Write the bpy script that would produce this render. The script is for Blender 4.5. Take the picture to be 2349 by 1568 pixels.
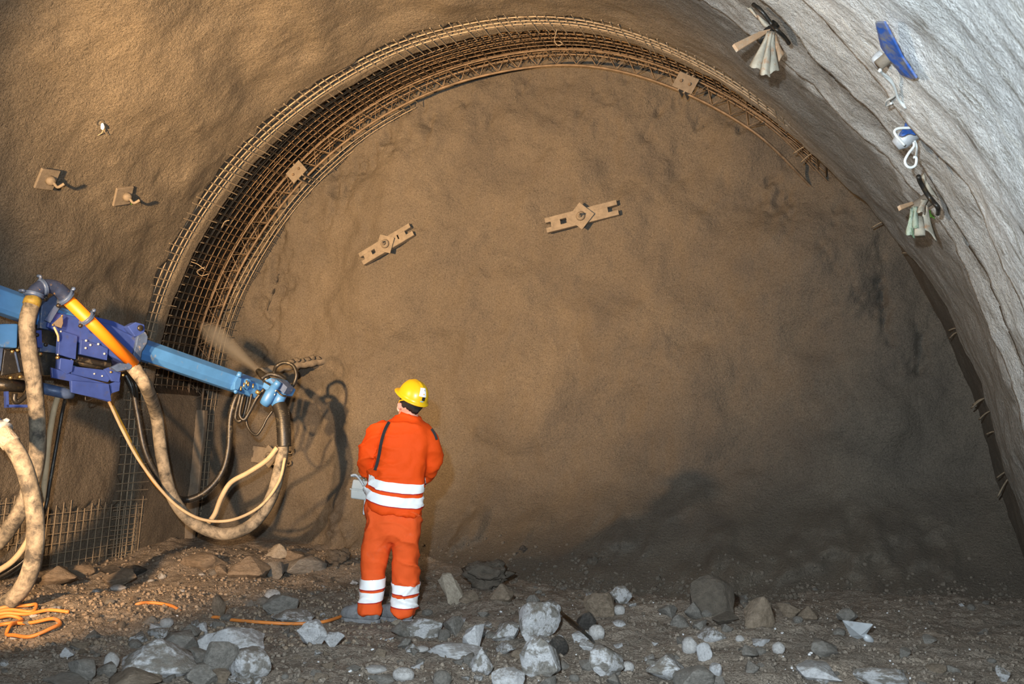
import bpy, bmesh, math, random
import numpy as np
from mathutils import Vector, Matrix, Euler

for _o in list(bpy.data.objects):
    bpy.data.objects.remove(_o, do_unlink=True)
SC = bpy.context.scene
COL = SC.collection

# ------------------------------------------------------------------ camera
# World: X to the right, Y along the tunnel towards the working face, Z up, metres.
FPX = 35.0 / 36.0 * 2349.0
PITCH = math.radians(5.9)
YAW = math.atan(776.0 / FPX * math.cos(PITCH))
CAM = np.array([0.0, 0.0, 1.3])
cam_data = bpy.data.cameras.new('camera')
cam_data.sensor_width = 36.0
cam_data.lens = 35.0
cam_data.clip_start = 0.05
cam_data.clip_end = 200.0
cam_data.dof.use_dof = True
cam_data.dof.focus_distance = 8.6
cam_data.dof.aperture_fstop = 3.5
cam = bpy.data.objects.new('camera', cam_data)
COL.objects.link(cam)
cam.location = CAM
cam.rotation_euler = (math.pi / 2 + PITCH, 0.0, YAW)
SC.camera = cam

_f = np.array([-math.sin(YAW) * math.cos(PITCH), math.cos(YAW) * math.cos(PITCH), math.sin(PITCH)])
_r = np.array([math.cos(YAW), math.sin(YAW), 0.0])
_u = np.cross(_r, _f)


def ray(x, y):
    return _f + _r * (x - 1174.5) / FPX - _u * (y - 784.0) / FPX


# ------------------------------------------------------------------ daylight, lamps, exposure
world = bpy.data.worlds.new('overcast_sky')
SC.world = world
world.use_nodes = True
_bg = world.node_tree.nodes['Background']
_bg.inputs[0].default_value = (0.62, 0.80, 1.0, 1.0)
_bg.inputs[1].default_value = 0.7

portal_y = -1.6
_pl = bpy.data.lights.new('tunnel_mouth', 'AREA')
_pl.shape = 'RECTANGLE'
_pl.size = 9.4
_pl.size_y = 6.6
_pl.cycles.is_portal = True
portal = bpy.data.objects.new('tunnel_mouth', _pl)
COL.objects.link(portal)
portal.location = (-3.1, portal_y, 2.6)
portal.rotation_euler = (math.pi / 2, 0, 0)   # faces +Y, into the tunnel


def work_lamp(name, loc, target, color, power, cone, blend, radius):
    d = bpy.data.lights.new(name, 'SPOT')
    d.color = color
    d.energy = power
    d.spot_size = math.radians(cone)
    d.spot_blend = blend
    d.shadow_soft_size = radius
    o = bpy.data.objects.new(name, d)
    COL.objects.link(o)
    o.location = loc
    o.rotation_euler = (Vector(target) - Vector(loc)).to_track_quat('-Z', 'Y').to_euler()
    return o


# flood lamps carried by the spraying machine, which stands outside the frame to the left
work_lamp('flood_lamp', (-5.15, 3.3, 2.7), (-4.4, 10.6, 4.2), (1.0, 0.61, 0.28), 6300, 76, 1.0, 0.08)
work_lamp('side_flood_lamp', (-4.9, 2.8, 3.3), (0.35, 7.3, 3.7), (1.0, 0.80, 0.60), 900, 46, 1.0, 0.08)
work_lamp('low_flood_lamp', (-4.8, 2.6, 1.35), (-6.9, 9.0, 0.8), (1.0, 0.62, 0.32), 3000, 50, 1.0, 0.08)
# the photographer's flash, mounted above the camera
work_lamp('camera_flash', (-0.30, 0.0, 1.75), tuple(CAM + ray(1400, 620) * 8), (0.84, 0.94, 1.0), 2600, 106, 1.0, 0.05)

SC.cycles.max_bounces = 5
SC.cycles.diffuse_bounces = 3
SC.cycles.glossy_bounces = 2
SC.cycles.transmission_bounces = 2
SC.cycles.volume_bounces = 0
SC.view_settings.view_transform = 'Standard'
SC.view_settings.look = 'None'
SC.view_settings.gamma = 1.0
SC.view_settings.use_curve_mapping = False
SC.view_settings.exposure = 0.0

# ------------------------------------------------------------------ geometry helpers
def at_y(x, y, Y):
    d = ray(x, y)
    return CAM + d * (Y / d[1])


def depth_of(p):
    return float((np.asarray(p) - CAM) @ _f)


def m_per_px(p):
    return depth_of(p) / FPX


def on_plane(x, y, p0, n):
    d = ray(x, y)
    return CAM + d * (((np.asarray(p0) - CAM) @ n) / (d @ n))


def _hash(ix, iy, iz, seed):
    h = (ix.astype(np.int64) * 374761393 + iy.astype(np.int64) * 668265263 + iz.astype(np.int64) * 2147483647 + seed * 974634777) & 0xffffffff
    h = ((h ^ (h >> 13)) * 1274126177) & 0xffffffff
    h = ((h ^ (h >> 16)) * 2246822519) & 0xffffffff
    h = h ^ (h >> 15)
    return (h & 0xffff) / 32767.5 - 1.0


def vnoise(p, scale=1.0, seed=0):
    p = np.asarray(p, float) * scale
    i = np.floor(p)
    f = p - i
    f = f * f * f * (f * (f * 6 - 15) + 10)
    i = i.astype(np.int64)
    out = 0.0
    for dx in (0, 1):
        wx = f[..., 0] if dx else 1 - f[..., 0]
        for dy in (0, 1):
            wy = f[..., 1] if dy else 1 - f[..., 1]
            for dz in (0, 1):
                wz = f[..., 2] if dz else 1 - f[..., 2]
                out = out + wx * wy * wz * _hash(i[..., 0] + dx, i[..., 1] + dy, i[..., 2] + dz, seed)
    return out


def fbm(p, scale=1.0, octaves=4, seed=0, gain=0.5):
    a, s, t = 1.0, scale, 0.0
    for k in range(octaves):
        t = t + a * vnoise(p, s, seed + k * 17)
        a *= gain
        s *= 2.03
    return t


def sstep(a, b, x):
    t = np.clip((np.asarray(x, float) - a) / (b - a), 0, 1)
    return t * t * (3 - 2 * t)


def world_loc(o):
    v = Vector((0, 0, 0))
    while o is not None:
        v += o.location
        o = o.parent
    return v


def mesh_from(name, verts, faces, smooth=True):
    me = bpy.data.meshes.new(name)
    me.from_pydata([tuple(map(float, v)) for v in verts], [], [tuple(int(i) for i in f) for f in faces])
    me.validate()
    if smooth:
        me.polygons.foreach_set('use_smooth', [True] * len(me.polygons))
    me.update()
    return me


def mesh_np(name, verts, quads, smooth=True):
    """fast path: all quads"""
    verts = np.asarray(verts, np.float32)
    quads = np.asarray(quads, np.int32)
    me = bpy.data.meshes.new(name)
    me.vertices.add(len(verts))
    me.vertices.foreach_set('co', verts.ravel())
    me.loops.add(quads.size)
    me.loops.foreach_set('vertex_index', quads.ravel())
    me.polygons.add(len(quads))
    k = quads.shape[1]
    me.polygons.foreach_set('loop_start', np.arange(0, quads.size, k, dtype=np.int32))
    me.polygons.foreach_set('loop_total', np.full(len(quads), k, np.int32))
    me.update(calc_edges=True)
    if smooth:
        me.polygons.foreach_set('use_smooth', np.ones(len(quads), bool))
    return me


def link(name, data, mat=None, parent=None, loc=None):
    o = bpy.data.objects.new(name, data)
    COL.objects.link(o)
    if parent is not None:
        o.parent = parent
    if loc is not None:
        o.location = loc
    if mat is not None and data is not None:
        if len(data.materials) == 0:
            data.materials.append(mat)
    return o


def obj(name, vf, mat, parent=None, smooth=True):
    """vf = (verts, faces) in WORLD coordinates; linked under parent"""
    verts, faces = vf
    verts = np.asarray(verts, float)
    off = np.array(world_loc(parent)) if parent is not None else np.zeros(3)
    loc = None
    if parent is None:
        base = np.array([(verts[:, 0].min() + verts[:, 0].max()) / 2, (verts[:, 1].min() + verts[:, 1].max()) / 2, verts[:, 2].min()])
        off = base
        loc = tuple(base)
    me = mesh_from(name, verts - off, faces, smooth)
    return link(name, me, mat, parent, loc)


def empty(name, loc):
    o = bpy.data.objects.new(name, None)
    o.empty_display_size = 0.1
    COL.objects.link(o)
    o.location = tuple(float(v) for v in loc)
    return o


def tag(o, label=None, cat=None, group=None, kind=None):
    if label:
        o['label'] = label
    if cat:
        o['category'] = cat
    if group:
        o['group'] = group
    if kind:
        o['kind'] = kind
    return o


def join(*vfs):
    V, Fc, n = [], [], 0
    for v, f in vfs:
        v = np.asarray(v, float)
        V.append(v)
        Fc += [tuple(i + n for i in q) for q in f]
        n += len(v)
    return np.concatenate(V), Fc


def catmull(pts, n_per=8):
    P = np.asarray(pts, float)
    if len(P) < 3:
        t = np.linspace(0, 1, n_per + 1)[:, None]
        return P[0] * (1 - t) + P[-1] * t
    Q = np.vstack([2 * P[0] - P[1], P, 2 * P[-1] - P[-2]])
    out = []
    for i in range(1, len(Q) - 2):
        p0, p1, p2, p3 = Q[i - 1], Q[i], Q[i + 1], Q[i + 2]
        for k in range(n_per):
            t = k / n_per
            out.append(0.5 * ((2 * p1) + (-p0 + p2) * t + (2 * p0 - 5 * p1 + 4 * p2 - p3) * t * t + (-p0 + 3 * p1 - 3 * p2 + p3) * t ** 3))
    out.append(Q[-2])
    return np.array(out)


def tube(path, radius, sides=8, caps=True):
    """path: (n,3); radius scalar or (n,)"""
    P = np.asarray(path, float)
    n = len(P)
    R = np.full(n, radius, float) if np.isscalar(radius) else np.asarray(radius, float)
    T = np.gradient(P, axis=0)
    T /= np.linalg.norm(T, axis=1)[:, None] + 1e-12
    a = np.array([0, 0, 1.0]) if abs(T[0][2]) < 0.9 else np.array([1.0, 0, 0])
    N = np.cross(T[0], a)
    N /= np.linalg.norm(N)
    V = []
    for i in range(n):
        N = N - T[i] * (N @ T[i])
        N /= np.linalg.norm(N) + 1e-12
        B = np.cross(T[i], N)
        for k in range(sides):
            an = 2 * math.pi * k / sides
            V.append(P[i] + R[i] * (math.cos(an) * N + math.sin(an) * B))
    Fc = []
    for i in range(n - 1):
        for k in range(sides):
            k2 = (k + 1) % sides
            Fc.append((i * sides + k, i * sides + k2, (i + 1) * sides + k2, (i + 1) * sides + k))
    if caps:
        Fc.append(tuple(range(sides))[::-1])
        Fc.append(tuple((n - 1) * sides + k for k in range(sides)))
    return np.array(V), Fc


def prism(poly, vec):
    """polygon (n,3) extruded by vec"""
    P = np.asarray(poly, float)
    v = np.asarray(vec, float)
    n = len(P)
    V = np.vstack([P, P + v])
    Fc = [tuple(range(n)), tuple(range(2 * n - 1, n - 1, -1))]
    for k in range(n):
        k2 = (k + 1) % n
        Fc.append((k, k + n, k2 + n, k2))
    return V, Fc


def frustum_box(c, ex, ey, ez, hx, hy, hz):
    c = np.asarray(c, float)
    V = [c + sx * hx * ex + sy * hy * ey + sz * hz * ez for sx in (-1, 1) for sy in (-1, 1) for sz in (-1, 1)]
    Fc = [(0, 1, 3, 2), (4, 6, 7, 5), (0, 4, 5, 1), (2, 3, 7, 6), (0, 2, 6, 4), (1, 5, 7, 3)]
    return np.array(V), Fc


def loft(rings, caps=True):
    n = len(rings[0])
    V = np.concatenate([np.asarray(r, float) for r in rings])
    Fc = []
    for i in range(len(rings) - 1):
        for k in range(n):
            k2 = (k + 1) % n
            Fc.append((i * n + k, i * n + k2, (i + 1) * n + k2, (i + 1) * n + k))
    if caps:
        Fc.append(tuple(range(n))[::-1])
        Fc.append(tuple((len(rings) - 1) * n + k for k in range(n)))
    return V, Fc


def bevel(o, width, segs=2, angle=35):
    m = o.modifiers.new('bevel', 'BEVEL')
    m.width = width
    m.segments = segs
    m.limit_method = 'ANGLE'
    m.angle_limit = math.radians(angle)
    o.data.polygons.foreach_set('use_smooth', [False] * len(o.data.polygons))
    return o


def fix_normals(me):
    bm = bmesh.new()
    bm.from_mesh(me)
    bmesh.ops.recalc_face_normals(bm, faces=bm.faces)
    bm.to_mesh(me)
    bm.free()


def bolt_head(c, axis, r, h, sides=6):
    c = np.asarray(c, float)
    axis = np.asarray(axis, float) / np.linalg.norm(axis)
    v, f = tube(np.array([c, c + axis * h * 0.6, c + axis * h]), np.array([r, r, r * 0.75]), sides)
    return v, f

# ------------------------------------------------------------------ materials


class NT:
    def __init__(self, name):
        self.m = bpy.data.materials.new(name)
        self.m.use_nodes = True
        self.t = self.m.node_tree
        self.b = self.t.nodes['Principled BSDF']
        self.out = self.t.nodes['Material Output']

    def n(self, kind, **kw):
        nd = self.t.nodes.new(kind)
        for k, v in kw.items():
            if k.startswith('i_'):
                nd.inputs[k[2:].replace('_', ' ')].default_value = v
            else:
                setattr(nd, k, v)
        return nd

    def l(self, a, b):
        self.t.links.new(a, b)

    def coord(self):
        return self.n('ShaderNodeTexCoord').outputs['Object']

    def pos(self):
        return self.n('ShaderNodeNewGeometry').outputs['Position']

    def noise(self, vec, scale, detail=3.0, rough=0.55, dist=0.0):
        nd = self.n('ShaderNodeTexNoise')
        nd.inputs['Scale'].default_value = scale
        nd.inputs['Detail'].default_value = detail
        nd.inputs['Roughness'].default_value = rough
        nd.inputs['Distortion'].default_value = dist
        self.l(vec, nd.inputs['Vector'])
        return nd.outputs['Fac']

    def map(self, vec, scale=(1, 1, 1), rot=(0, 0, 0)):
        nd = self.n('ShaderNodeMapping')
        nd.inputs['Scale'].default_value = scale
        nd.inputs['Rotation'].default_value = rot
        self.l(vec, nd.inputs['Vector'])
        return nd.outputs[0]

    def ramp(self, fac, stops):
        nd = self.n('ShaderNodeValToRGB')
        e = nd.color_ramp.elements
        e[0].position, e[0].color = stops[0][0], (*stops[0][1], 1)
        e[1].position, e[1].color = stops[-1][0], (*stops[-1][1], 1)
        for p, c in stops[1:-1]:
            x = e.new(p)
            x.color = (*c, 1)
        self.l(fac, nd.inputs[0])
        return nd.outputs[0]

    def mix(self, fac, a, b, blend='MIX'):
        nd = self.n('ShaderNodeMix', data_type='RGBA', blend_type=blend)
        for sock, v in ((nd.inputs[0], fac), (nd.inputs[6], a), (nd.inputs[7], b)):
            if isinstance(v, (int, float)):
                sock.default_value = v
            elif isinstance(v, tuple):
                sock.default_value = (*v, 1)
            else:
                self.l(v, sock)
        return nd.outputs[2]

    def math(self, op, a, b=0.0, c=0.0, clamp=False):
        nd = self.n('ShaderNodeMath', operation=op)
        nd.use_clamp = clamp
        for sock, v in zip(nd.inputs, (a, b, c)):
            if isinstance(v, (int, float)):
                sock.default_value = v
            else:
                self.l(v, sock)
        return nd.outputs[0]

    def bump(self, height, strength, dist, normal=None):
        nd = self.n('ShaderNodeBump')
        nd.inputs['Strength'].default_value = strength
        nd.inputs['Distance'].default_value = dist
        self.l(height, nd.inputs['Height'])
        if normal is not None:
            self.l(normal, nd.inputs['Normal'])
        return nd.outputs[0]

    def done(self, color=None, rough=None, normal=None, metal=None, spec=None):
        for key, v in (('Base Color', color), ('Roughness', rough), ('Normal', normal), ('Metallic', metal), ('Specular IOR Level', spec)):
            if v is None:
                continue
            s = self.b.inputs[key]
            if isinstance(v, (int, float)):
                s.default_value = v
            elif isinstance(v, tuple):
                s.default_value = (*v, 1)
            else:
                self.l(v, s)
        return self.m


def grain_bump(t, vec, fine=95.0, mid=26.0, sf=0.8, sm=0.5):
    n1 = t.bump(t.noise(vec, mid, 4, 0.6), sm, 0.03)
    return t.bump(t.noise(vec, fine, 3, 0.65), sf, 0.012, n1)


def mat_face():
    t = NT('wet_shotcrete')
    p = t.coord()
    c = t.ramp(t.noise(p, 1.1, 4, 0.6, 0.6), [(0.3, (0.098, 0.084, 0.069)), (0.55, (0.122, 0.103, 0.081)), (0.75, (0.145, 0.121, 0.093))])
    sp = t.ramp(t.noise(p, 75, 3, 0.7), [(0.30, (0.42, 0.42, 0.42)), (0.44, (0.86, 0.86, 0.86)), (0.52, (1, 1, 1)), (0.70, (1.4, 1.4, 1.4))])
    c = t.mix(0.8, c, sp, 'MULTIPLY')
    return t.done(c, 0.82, grain_bump(t, p, 110, 30, 0.9, 0.6), spec=0.25)


def mat_lining():
    t = NT('sprayed_concrete_lining')
    g = t.pos()
    brown = t.ramp(t.noise(g, 1.4, 5, 0.6, 0.5), [(0.3, (0.118, 0.100, 0.078)), (0.55, (0.145, 0.122, 0.093)), (0.75, (0.175, 0.147, 0.112))])
    sp = t.ramp(t.noise(g, 62, 3, 0.7), [(0.30, (0.45, 0.45, 0.45)), (0.44, (0.86, 0.86, 0.86)), (0.52, (1, 1, 1)), (0.70, (1.4, 1.4, 1.4))])
    brown = t.mix(0.8, brown, sp, 'MULTIPLY')
    sx = t.n('ShaderNodeSeparateXYZ')
    t.l(g, sx.inputs[0])
    # older, dried and paler shotcrete towards the tunnel mouth on the right-hand side
    st = t.map(g, (0.9, 4.2, 0.9), (0.0, 0.0, 0.12))
    pale = t.ramp(t.noise(st, 2.6, 6, 0.68, 0.8), [(0.31, (0.16, 0.14, 0.12)), (0.37, (0.40, 0.385, 0.35)), (0.46, (0.62, 0.63, 0.62)), (0.56, (0.74, 0.76, 0.76)), (0.72, (0.82, 0.82, 0.76))])
    pale = t.mix(0.6, pale, sp, 'MULTIPLY')
    at = t.n('ShaderNodeAttribute', attribute_name='age_and_light')
    c = t.mix(at.outputs['Fac'], brown, pale)
    return t.done(c, 0.85, grain_bump(t, g, 85, 24, 0.95, 0.7), spec=0.25)


def mat_rockring():
    t = NT('shade_darkened_rock')
    p = t.pos()
    c = t.ramp(t.noise(p, 5, 5, 0.65), [(0.3, (0.018, 0.013, 0.009)), (0.6, (0.055, 0.038, 0.024)), (0.8, (0.10, 0.068, 0.042))])  # rock colour darkened to stand for the shadow in the recess
    return t.done(c, 0.9, t.bump(t.noise(p, 18, 5, 0.7), 1.0, 0.05), spec=0.2)


def mat_soil():
    t = NT('gravelly_soil')
    p = t.pos()
    c = t.ramp(t.noise(p, 2.6, 5, 0.65), [(0.3, (0.17, 0.146, 0.12)), (0.55, (0.255, 0.216, 0.175)), (0.75, (0.335, 0.28, 0.222))])
    sp = t.ramp(t.noise(p, 60, 3, 0.7), [(0.3, (0.45, 0.45, 0.45)), (0.5, (1, 1, 1)), (0.68, (1.2, 1.2, 1.2)), (0.78, (1.6, 1.6, 1.6))])
    c = t.mix(0.9, c, sp, 'MULTIPLY')
    n = t.bump(t.noise(p, 16, 4, 0.65), 0.9, 0.05)
    n = t.bump(t.noise(p, 62, 3, 0.7), 1.0, 0.02, n)
    return t.done(c, 0.92, n, spec=0.2)


def mat_rock(name, lo, mid, hi, crust=None, dust=0.5):
    """dusty rock; crust = pale limestone patches"""
    t = NT(name)
    p = t.coord()
    oi = t.n('ShaderNodeObjectInfo')
    add = t.n('ShaderNodeVectorMath', operation='ADD')
    t.l(p, add.inputs[0])
    sc = t.n('ShaderNodeVectorMath', operation='SCALE')
    t.l(oi.outputs['Location'], sc.inputs[0])
    sc.inputs['Scale'].default_value = 3.7
    t.l(sc.outputs[0], add.inputs[1])
    v = add.outputs[0]
    c = t.ramp(t.noise(v, 7, 6, 0.65), [(0.3, lo), (0.5, mid), (0.72, hi)])
    if crust:
        m = t.ramp(t.noise(v, 3.2, 5, 0.6, 0.4), [(0.44, (0, 0, 0)), (0.52, (1, 1, 1))])
        cc = t.ramp(t.noise(v, 22, 4, 0.6), [(0.3, tuple(x * 0.72 for x in crust)), (0.6, crust)])
        c = t.mix(m, c, cc)
    if dust:
        g = t.n('ShaderNodeNewGeometry')
        sx = t.n('ShaderNodeSeparateXYZ')
        t.l(g.outputs['Normal'], sx.inputs[0])
        d = t.math('ADD', sx.outputs['Z'], t.math('MULTIPLY', t.math('SUBTRACT', t.noise(v, 9, 4, 0.6), 0.5), 2.4))
        d = t.math('MULTIPLY', t.math('SUBTRACT', d, 0.45, clamp=True), 2.0, clamp=True)
        c = t.mix(t.math('MULTIPLY', d, dust), c, (0.215, 0.184, 0.150))
    n = t.bump(t.noise(v, 14, 6, 0.68), 0.8, 0.05)
    n = t.bump(t.noise(v, 70, 3, 0.6), 0.5, 0.01, n)
    return t.done(c, 0.88, n, spec=0.25)


def mat_plain(name, col, rough=0.5, metal=0.0, var=0.25, scale=9.0, dirt=None, dirt_amt=0.4, bump=0.15, spec=0.5):
    t = NT(name)
    p = t.coord()
    n = t.noise(p, scale, 5, 0.62)
    lo = tuple(x * (1 - var) for x in col)
    hi = tuple(min(1.0, x * (1 + var)) for x in col)
    c = t.ramp(n, [(0.3, lo), (0.7, hi)])
    if dirt:
        d = t.ramp(t.noise(p, scale * 1.7, 6, 0.7, 0.3), [(0.62 - dirt_amt * 0.35, (0, 0, 0)), (0.75 - dirt_amt * 0.2, (1, 1, 1))])
        c = t.mix(d, c, dirt)
    nn = t.bump(t.noise(p, scale * 6, 4, 0.6), bump, 0.01)
    return t.done(c, rough, nn, metal, spec)


M = {}
M['face'] = mat_face()
M['lining'] = mat_lining()
M['rock_ring'] = mat_rockring()
M['soil'] = mat_soil()
M['rock_grey'] = mat_rock('dusty_grey_rock', (0.16, 0.152, 0.138), (0.25, 0.236, 0.212), (0.37, 0.35, 0.318), None, 0.45)
M['rock_crust'] = mat_rock('pale_crusted_rock', (0.18, 0.168, 0.148), (0.27, 0.256, 0.23), (0.38, 0.36, 0.33), (0.70, 0.71, 0.73), 0.85)
M['rock_white'] = mat_rock('chalky_white_rock', (0.46, 0.465, 0.48), (0.66, 0.67, 0.69), (0.80, 0.81, 0.83), None, 0.65)
M['rock_brown'] = mat_rock('brown_soiled_rock', (0.16, 0.125, 0.09), (0.26, 0.205, 0.15), (0.38, 0.305, 0.23), None, 0.3)
M['rock_beige'] = mat_rock('beige_limestone', (0.33, 0.28, 0.22), (0.46, 0.40, 0.32), (0.58, 0.52, 0.43), None, 0.25)
M['rock_dark'] = mat_rock('dark_rock_and_recess_shade', (0.030, 0.028, 0.026), (0.06, 0.055, 0.05), (0.11, 0.10, 0.09), None, 0.35)
M['pebble'] = mat_rock('smooth_pale_pebble', (0.50, 0.49, 0.48), (0.66, 0.65, 0.64), (0.80, 0.79, 0.78), None, 0.4)
M['rock_coated'] = mat_rock('shotcrete_coated_rock', (0.09, 0.078, 0.064), (0.135, 0.115, 0.092), (0.18, 0.15, 0.12), None, 0.0)
M['wire'] = mat_plain('shotcrete_splashed_wire', (0.29, 0.235, 0.165), 0.75, 0.1, 0.35, 14, (0.20, 0.14, 0.09), 0.3)
M['wire_rust'] = mat_plain('rusty_wire', (0.12, 0.078, 0.044), 0.6, 0.3, 0.5, 9, (0.22, 0.165, 0.11), 0.35)
M['girder'] = mat_plain('rusty_girder_steel', (0.15, 0.108, 0.07), 0.6, 0.25, 0.4, 10, (0.10, 0.065, 0.04), 0.3)
M['plate'] = mat_plain('dusty_anchor_steel', (0.175, 0.146, 0.112), 0.75, 0.0, 0.2, 14, (0.13, 0.108, 0.082), 0.35, 0.3)
M['boom_blue'] = mat_plain('light_blue_paint', (0.05, 0.175, 0.45), 0.42, 0.0, 0.14, 5, (0.19, 0.21, 0.20), 0.08, 0.05)
M['body_blue'] = mat_plain('cobalt_blue_paint', (0.030, 0.060, 0.255), 0.40, 0.0, 0.2, 6, (0.05, 0.06, 0.10), 0.15, 0.05)
M['steel_blue'] = mat_plain('worn_steel_blue_paint', (0.055, 0.09, 0.185), 0.42, 0.1, 0.35, 9, (0.30, 0.26, 0.20), 0.12, 0.15)
M['navy'] = mat_plain('chipped_navy_paint', (0.022, 0.035, 0.085), 0.4, 0.0, 0.3, 16, (0.45, 0.27, 0.05), 0.10, 0.1)
M['black'] = mat_plain('black_rubber', (0.016, 0.015, 0.014), 0.42, 0.0, 0.4, 10, (0.10, 0.085, 0.06), 0.18, 0.2)
M['dark_metal'] = mat_plain('dark_oily_metal', (0.035, 0.033, 0.030), 0.35, 0.5, 0.4, 12, (0.10, 0.075, 0.04), 0.25, 0.2)
M['brass'] = mat_plain('brass_fitting', (0.55, 0.40, 0.16), 0.3, 0.8, 0.25, 20)
M['orange_pipe'] = mat_plain('orange_pipe_paint', (0.78, 0.20, 0.008), 0.45, 0.0, 0.06, 4, (0.45, 0.10, 0.02), 0.02, 0.05)
M['hose'] = mat_plain('dusty_concrete_hose', (0.27, 0.235, 0.18), 0.8, 0.0, 0.35, 5, (0.05, 0.046, 0.04), 0.62, 0.4)
M['hose_thin'] = mat_plain('beige_hose', (0.44, 0.34, 0.215), 0.7, 0.0, 0.15, 6, (0.30, 0.23, 0.15), 0.2, 0.3)
M['hose_yellow'] = mat_plain('yellow_hose', (0.75, 0.36, 0.03), 0.5, 0.0, 0.15, 6, (0.16, 0.12, 0.08), 0.25, 0.3)
M['yellow_ring'] = mat_plain('rusty_yellow_clamp', (0.24, 0.185, 0.035), 0.6, 0.1, 0.35, 20, (0.22, 0.07, 0.03), 0.3)
M['cable'] = mat_plain('orange_cable', (0.60, 0.20, 0.04), 0.55, 0.0, 0.15, 5, (0.30, 0.17, 0.08), 0.25, 0.1)
M['jacket'] = mat_plain('orange_workwear', (0.82, 0.078, 0.006), 0.75, 0.0, 0.03, 6, None, 0, 0.25, 0.2)
M['trousers'] = mat_plain('faded_orange_workwear', (0.78, 0.10, 0.018), 0.78, 0.0, 0.07, 5, (0.70, 0.13, 0.05), 0.1, 0.25, 0.2)
M['reflex'] = mat_plain('reflective_tape', (0.93, 0.94, 0.95), 0.35, 0.0, 0.02, 9, None, 0, 0.03)
M['piping'] = mat_plain('dark_red_seam', (0.42, 0.01, 0.015), 0.7, 0.0, 0.1)
M['helmet'] = mat_plain('yellow_helmet_plastic', (0.84, 0.50, 0.012), 0.32, 0.0, 0.05, 6, None, 0, 0.02)
M['skin'] = mat_plain('skin', (0.62, 0.30, 0.22), 0.6, 0.0, 0.08, 14, None, 0, 0.1)
M['hair'] = mat_plain('black_hair', (0.012, 0.010, 0.009), 0.5, 0.0, 0.4, 60, None, 0, 0.6)
M['boot'] = mat_plain('dusty_grey_boot_leather', (0.17, 0.175, 0.185), 0.85, 0.0, 0.35, 14, (0.27, 0.265, 0.26), 0.25, 0.4)
M['strap'] = mat_plain('black_webbing', (0.012, 0.012, 0.014), 0.8, 0.0, 0.3, 30)
M['grey_plastic'] = mat_plain('grey_moulded_plastic', (0.50, 0.53, 0.52), 0.5, 0.0, 0.06, 8, (0.40, 0.37, 0.32), 0.12, 0.05)
M['white'] = mat_plain('white_sticker', (0.90, 0.90, 0.90), 0.5, 0.0, 0.01)
M['green'] = mat_plain('green_button', (0.03, 0.45, 0.12), 0.4, 0.0, 0.05)
M['yellow_dot'] = mat_plain('orange_yellow_print', (0.90, 0.42, 0.02), 0.5, 0.0, 0.02)
M['cyan'] = mat_plain('pale_blue_print', (0.25, 0.50, 0.70), 0.5, 0.0, 0.02)
M['cloth'] = mat_plain('dirty_sack_cloth', (0.40, 0.37, 0.30), 0.85, 0.0, 0.2, 10, (0.38, 0.20, 0.10), 0.22, 0.4)
M['cloth_green'] = mat_plain('green_stained_cloth', (0.34, 0.40, 0.32), 0.85, 0.0, 0.25, 10, (0.04, 0.16, 0.03), 0.28, 0.4)
M['cardboard'] = mat_plain('muddy_wooden_wedge', (0.46, 0.29, 0.17), 0.8, 0.0, 0.2, 12, (0.42, 0.38, 0.30), 0.3)
M['blue_sheet'] = mat_plain('blue_steel_plate', (0.02, 0.09, 0.36), 0.5, 0.0, 0.25, 9, (0.20, 0.20, 0.19), 0.5)
M['rope'] = mat_plain('pale_rope', (0.62, 0.66, 0.66), 0.8, 0.0, 0.1, 20)
M['grey_steel'] = mat_plain('dull_galvanised_steel', (0.42, 0.45, 0.48), 0.5, 0.15, 0.15, 10, (0.22, 0.20, 0.18), 0.2, 0.2)
M['leaf'] = mat_plain('green_leaf_paint', (0.10, 0.22, 0.03), 0.6, 0.0, 0.2)
_t = NT('glowing_bulb')
_t.b.inputs['Base Color'].default_value = (1, 0.9, 0.75, 1)
_t.b.inputs['Emission Color'].default_value = (1.0, 0.72, 0.42, 1)
_t.b.inputs['Emission Strength'].default_value = 9.0
M['bulb'] = _t.m
# ------------------------------------------------------------------ tunnel shape
PC = np.array([-3.25, 1.0])
_PTS = np.array([[-7.62, -1.5], [-7.62, -.5], [-7.6, .2], [-7.56, 0.8], [-7.5, 1.4], [-7.38, 2.53], [-7.02, 3.42], [-6.58, 4.04], [-5.92, 4.68],
                 [-5.16, 5.14], [-4.38, 5.42], [-3.63, 5.53], [-3.06, 5.54], [-2.59, 5.48], [-2.14, 5.34], [-1.7, 5.14], [-1.28, 4.89], [-.88, 4.6],
                 [-.48, 4.22], [-.11, 3.81], [.25, 3.38], [.57, 2.95], [.86, 2.36], [1.05, 1.82], [1.19, 1.23], [1.3, .64], [1.36, 0], [1.38, -.6], [1.38, -1.5]])
_ph = np.arctan2(_PTS[:, 0] - PC[0], _PTS[:, 1] - PC[1])
_rr = np.hypot(_PTS[:, 0] - PC[0], _PTS[:, 1] - PC[1])
_pg = np.linspace(_ph[0], _ph[-1], 900)
_rg = np.interp(_pg, _ph, _rr)
_k = np.hanning(61)
_k /= _k.sum()
_rg = np.convolve(np.pad(_rg, 30, mode='edge'), _k, mode='valid')
PHI0, PHI1 = _pg[0], _pg[-1]
Y_EDGE = 9.4      # front edge of the finished lining
Y_FACE = 10.6     # working face
Y_GIRD = 10.28    # lattice girder


def prof(phi):
    return np.interp(phi, _pg, _rg)


def lin_pt(phi, Y, dr=0.0):
    phi = np.asarray(phi, float)
    r = prof(phi) + dr
    return np.stack([PC[0] + r * np.sin(phi), np.broadcast_to(np.asarray(Y, float), phi.shape), PC[1] + r * np.cos(phi)], -1)


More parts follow.
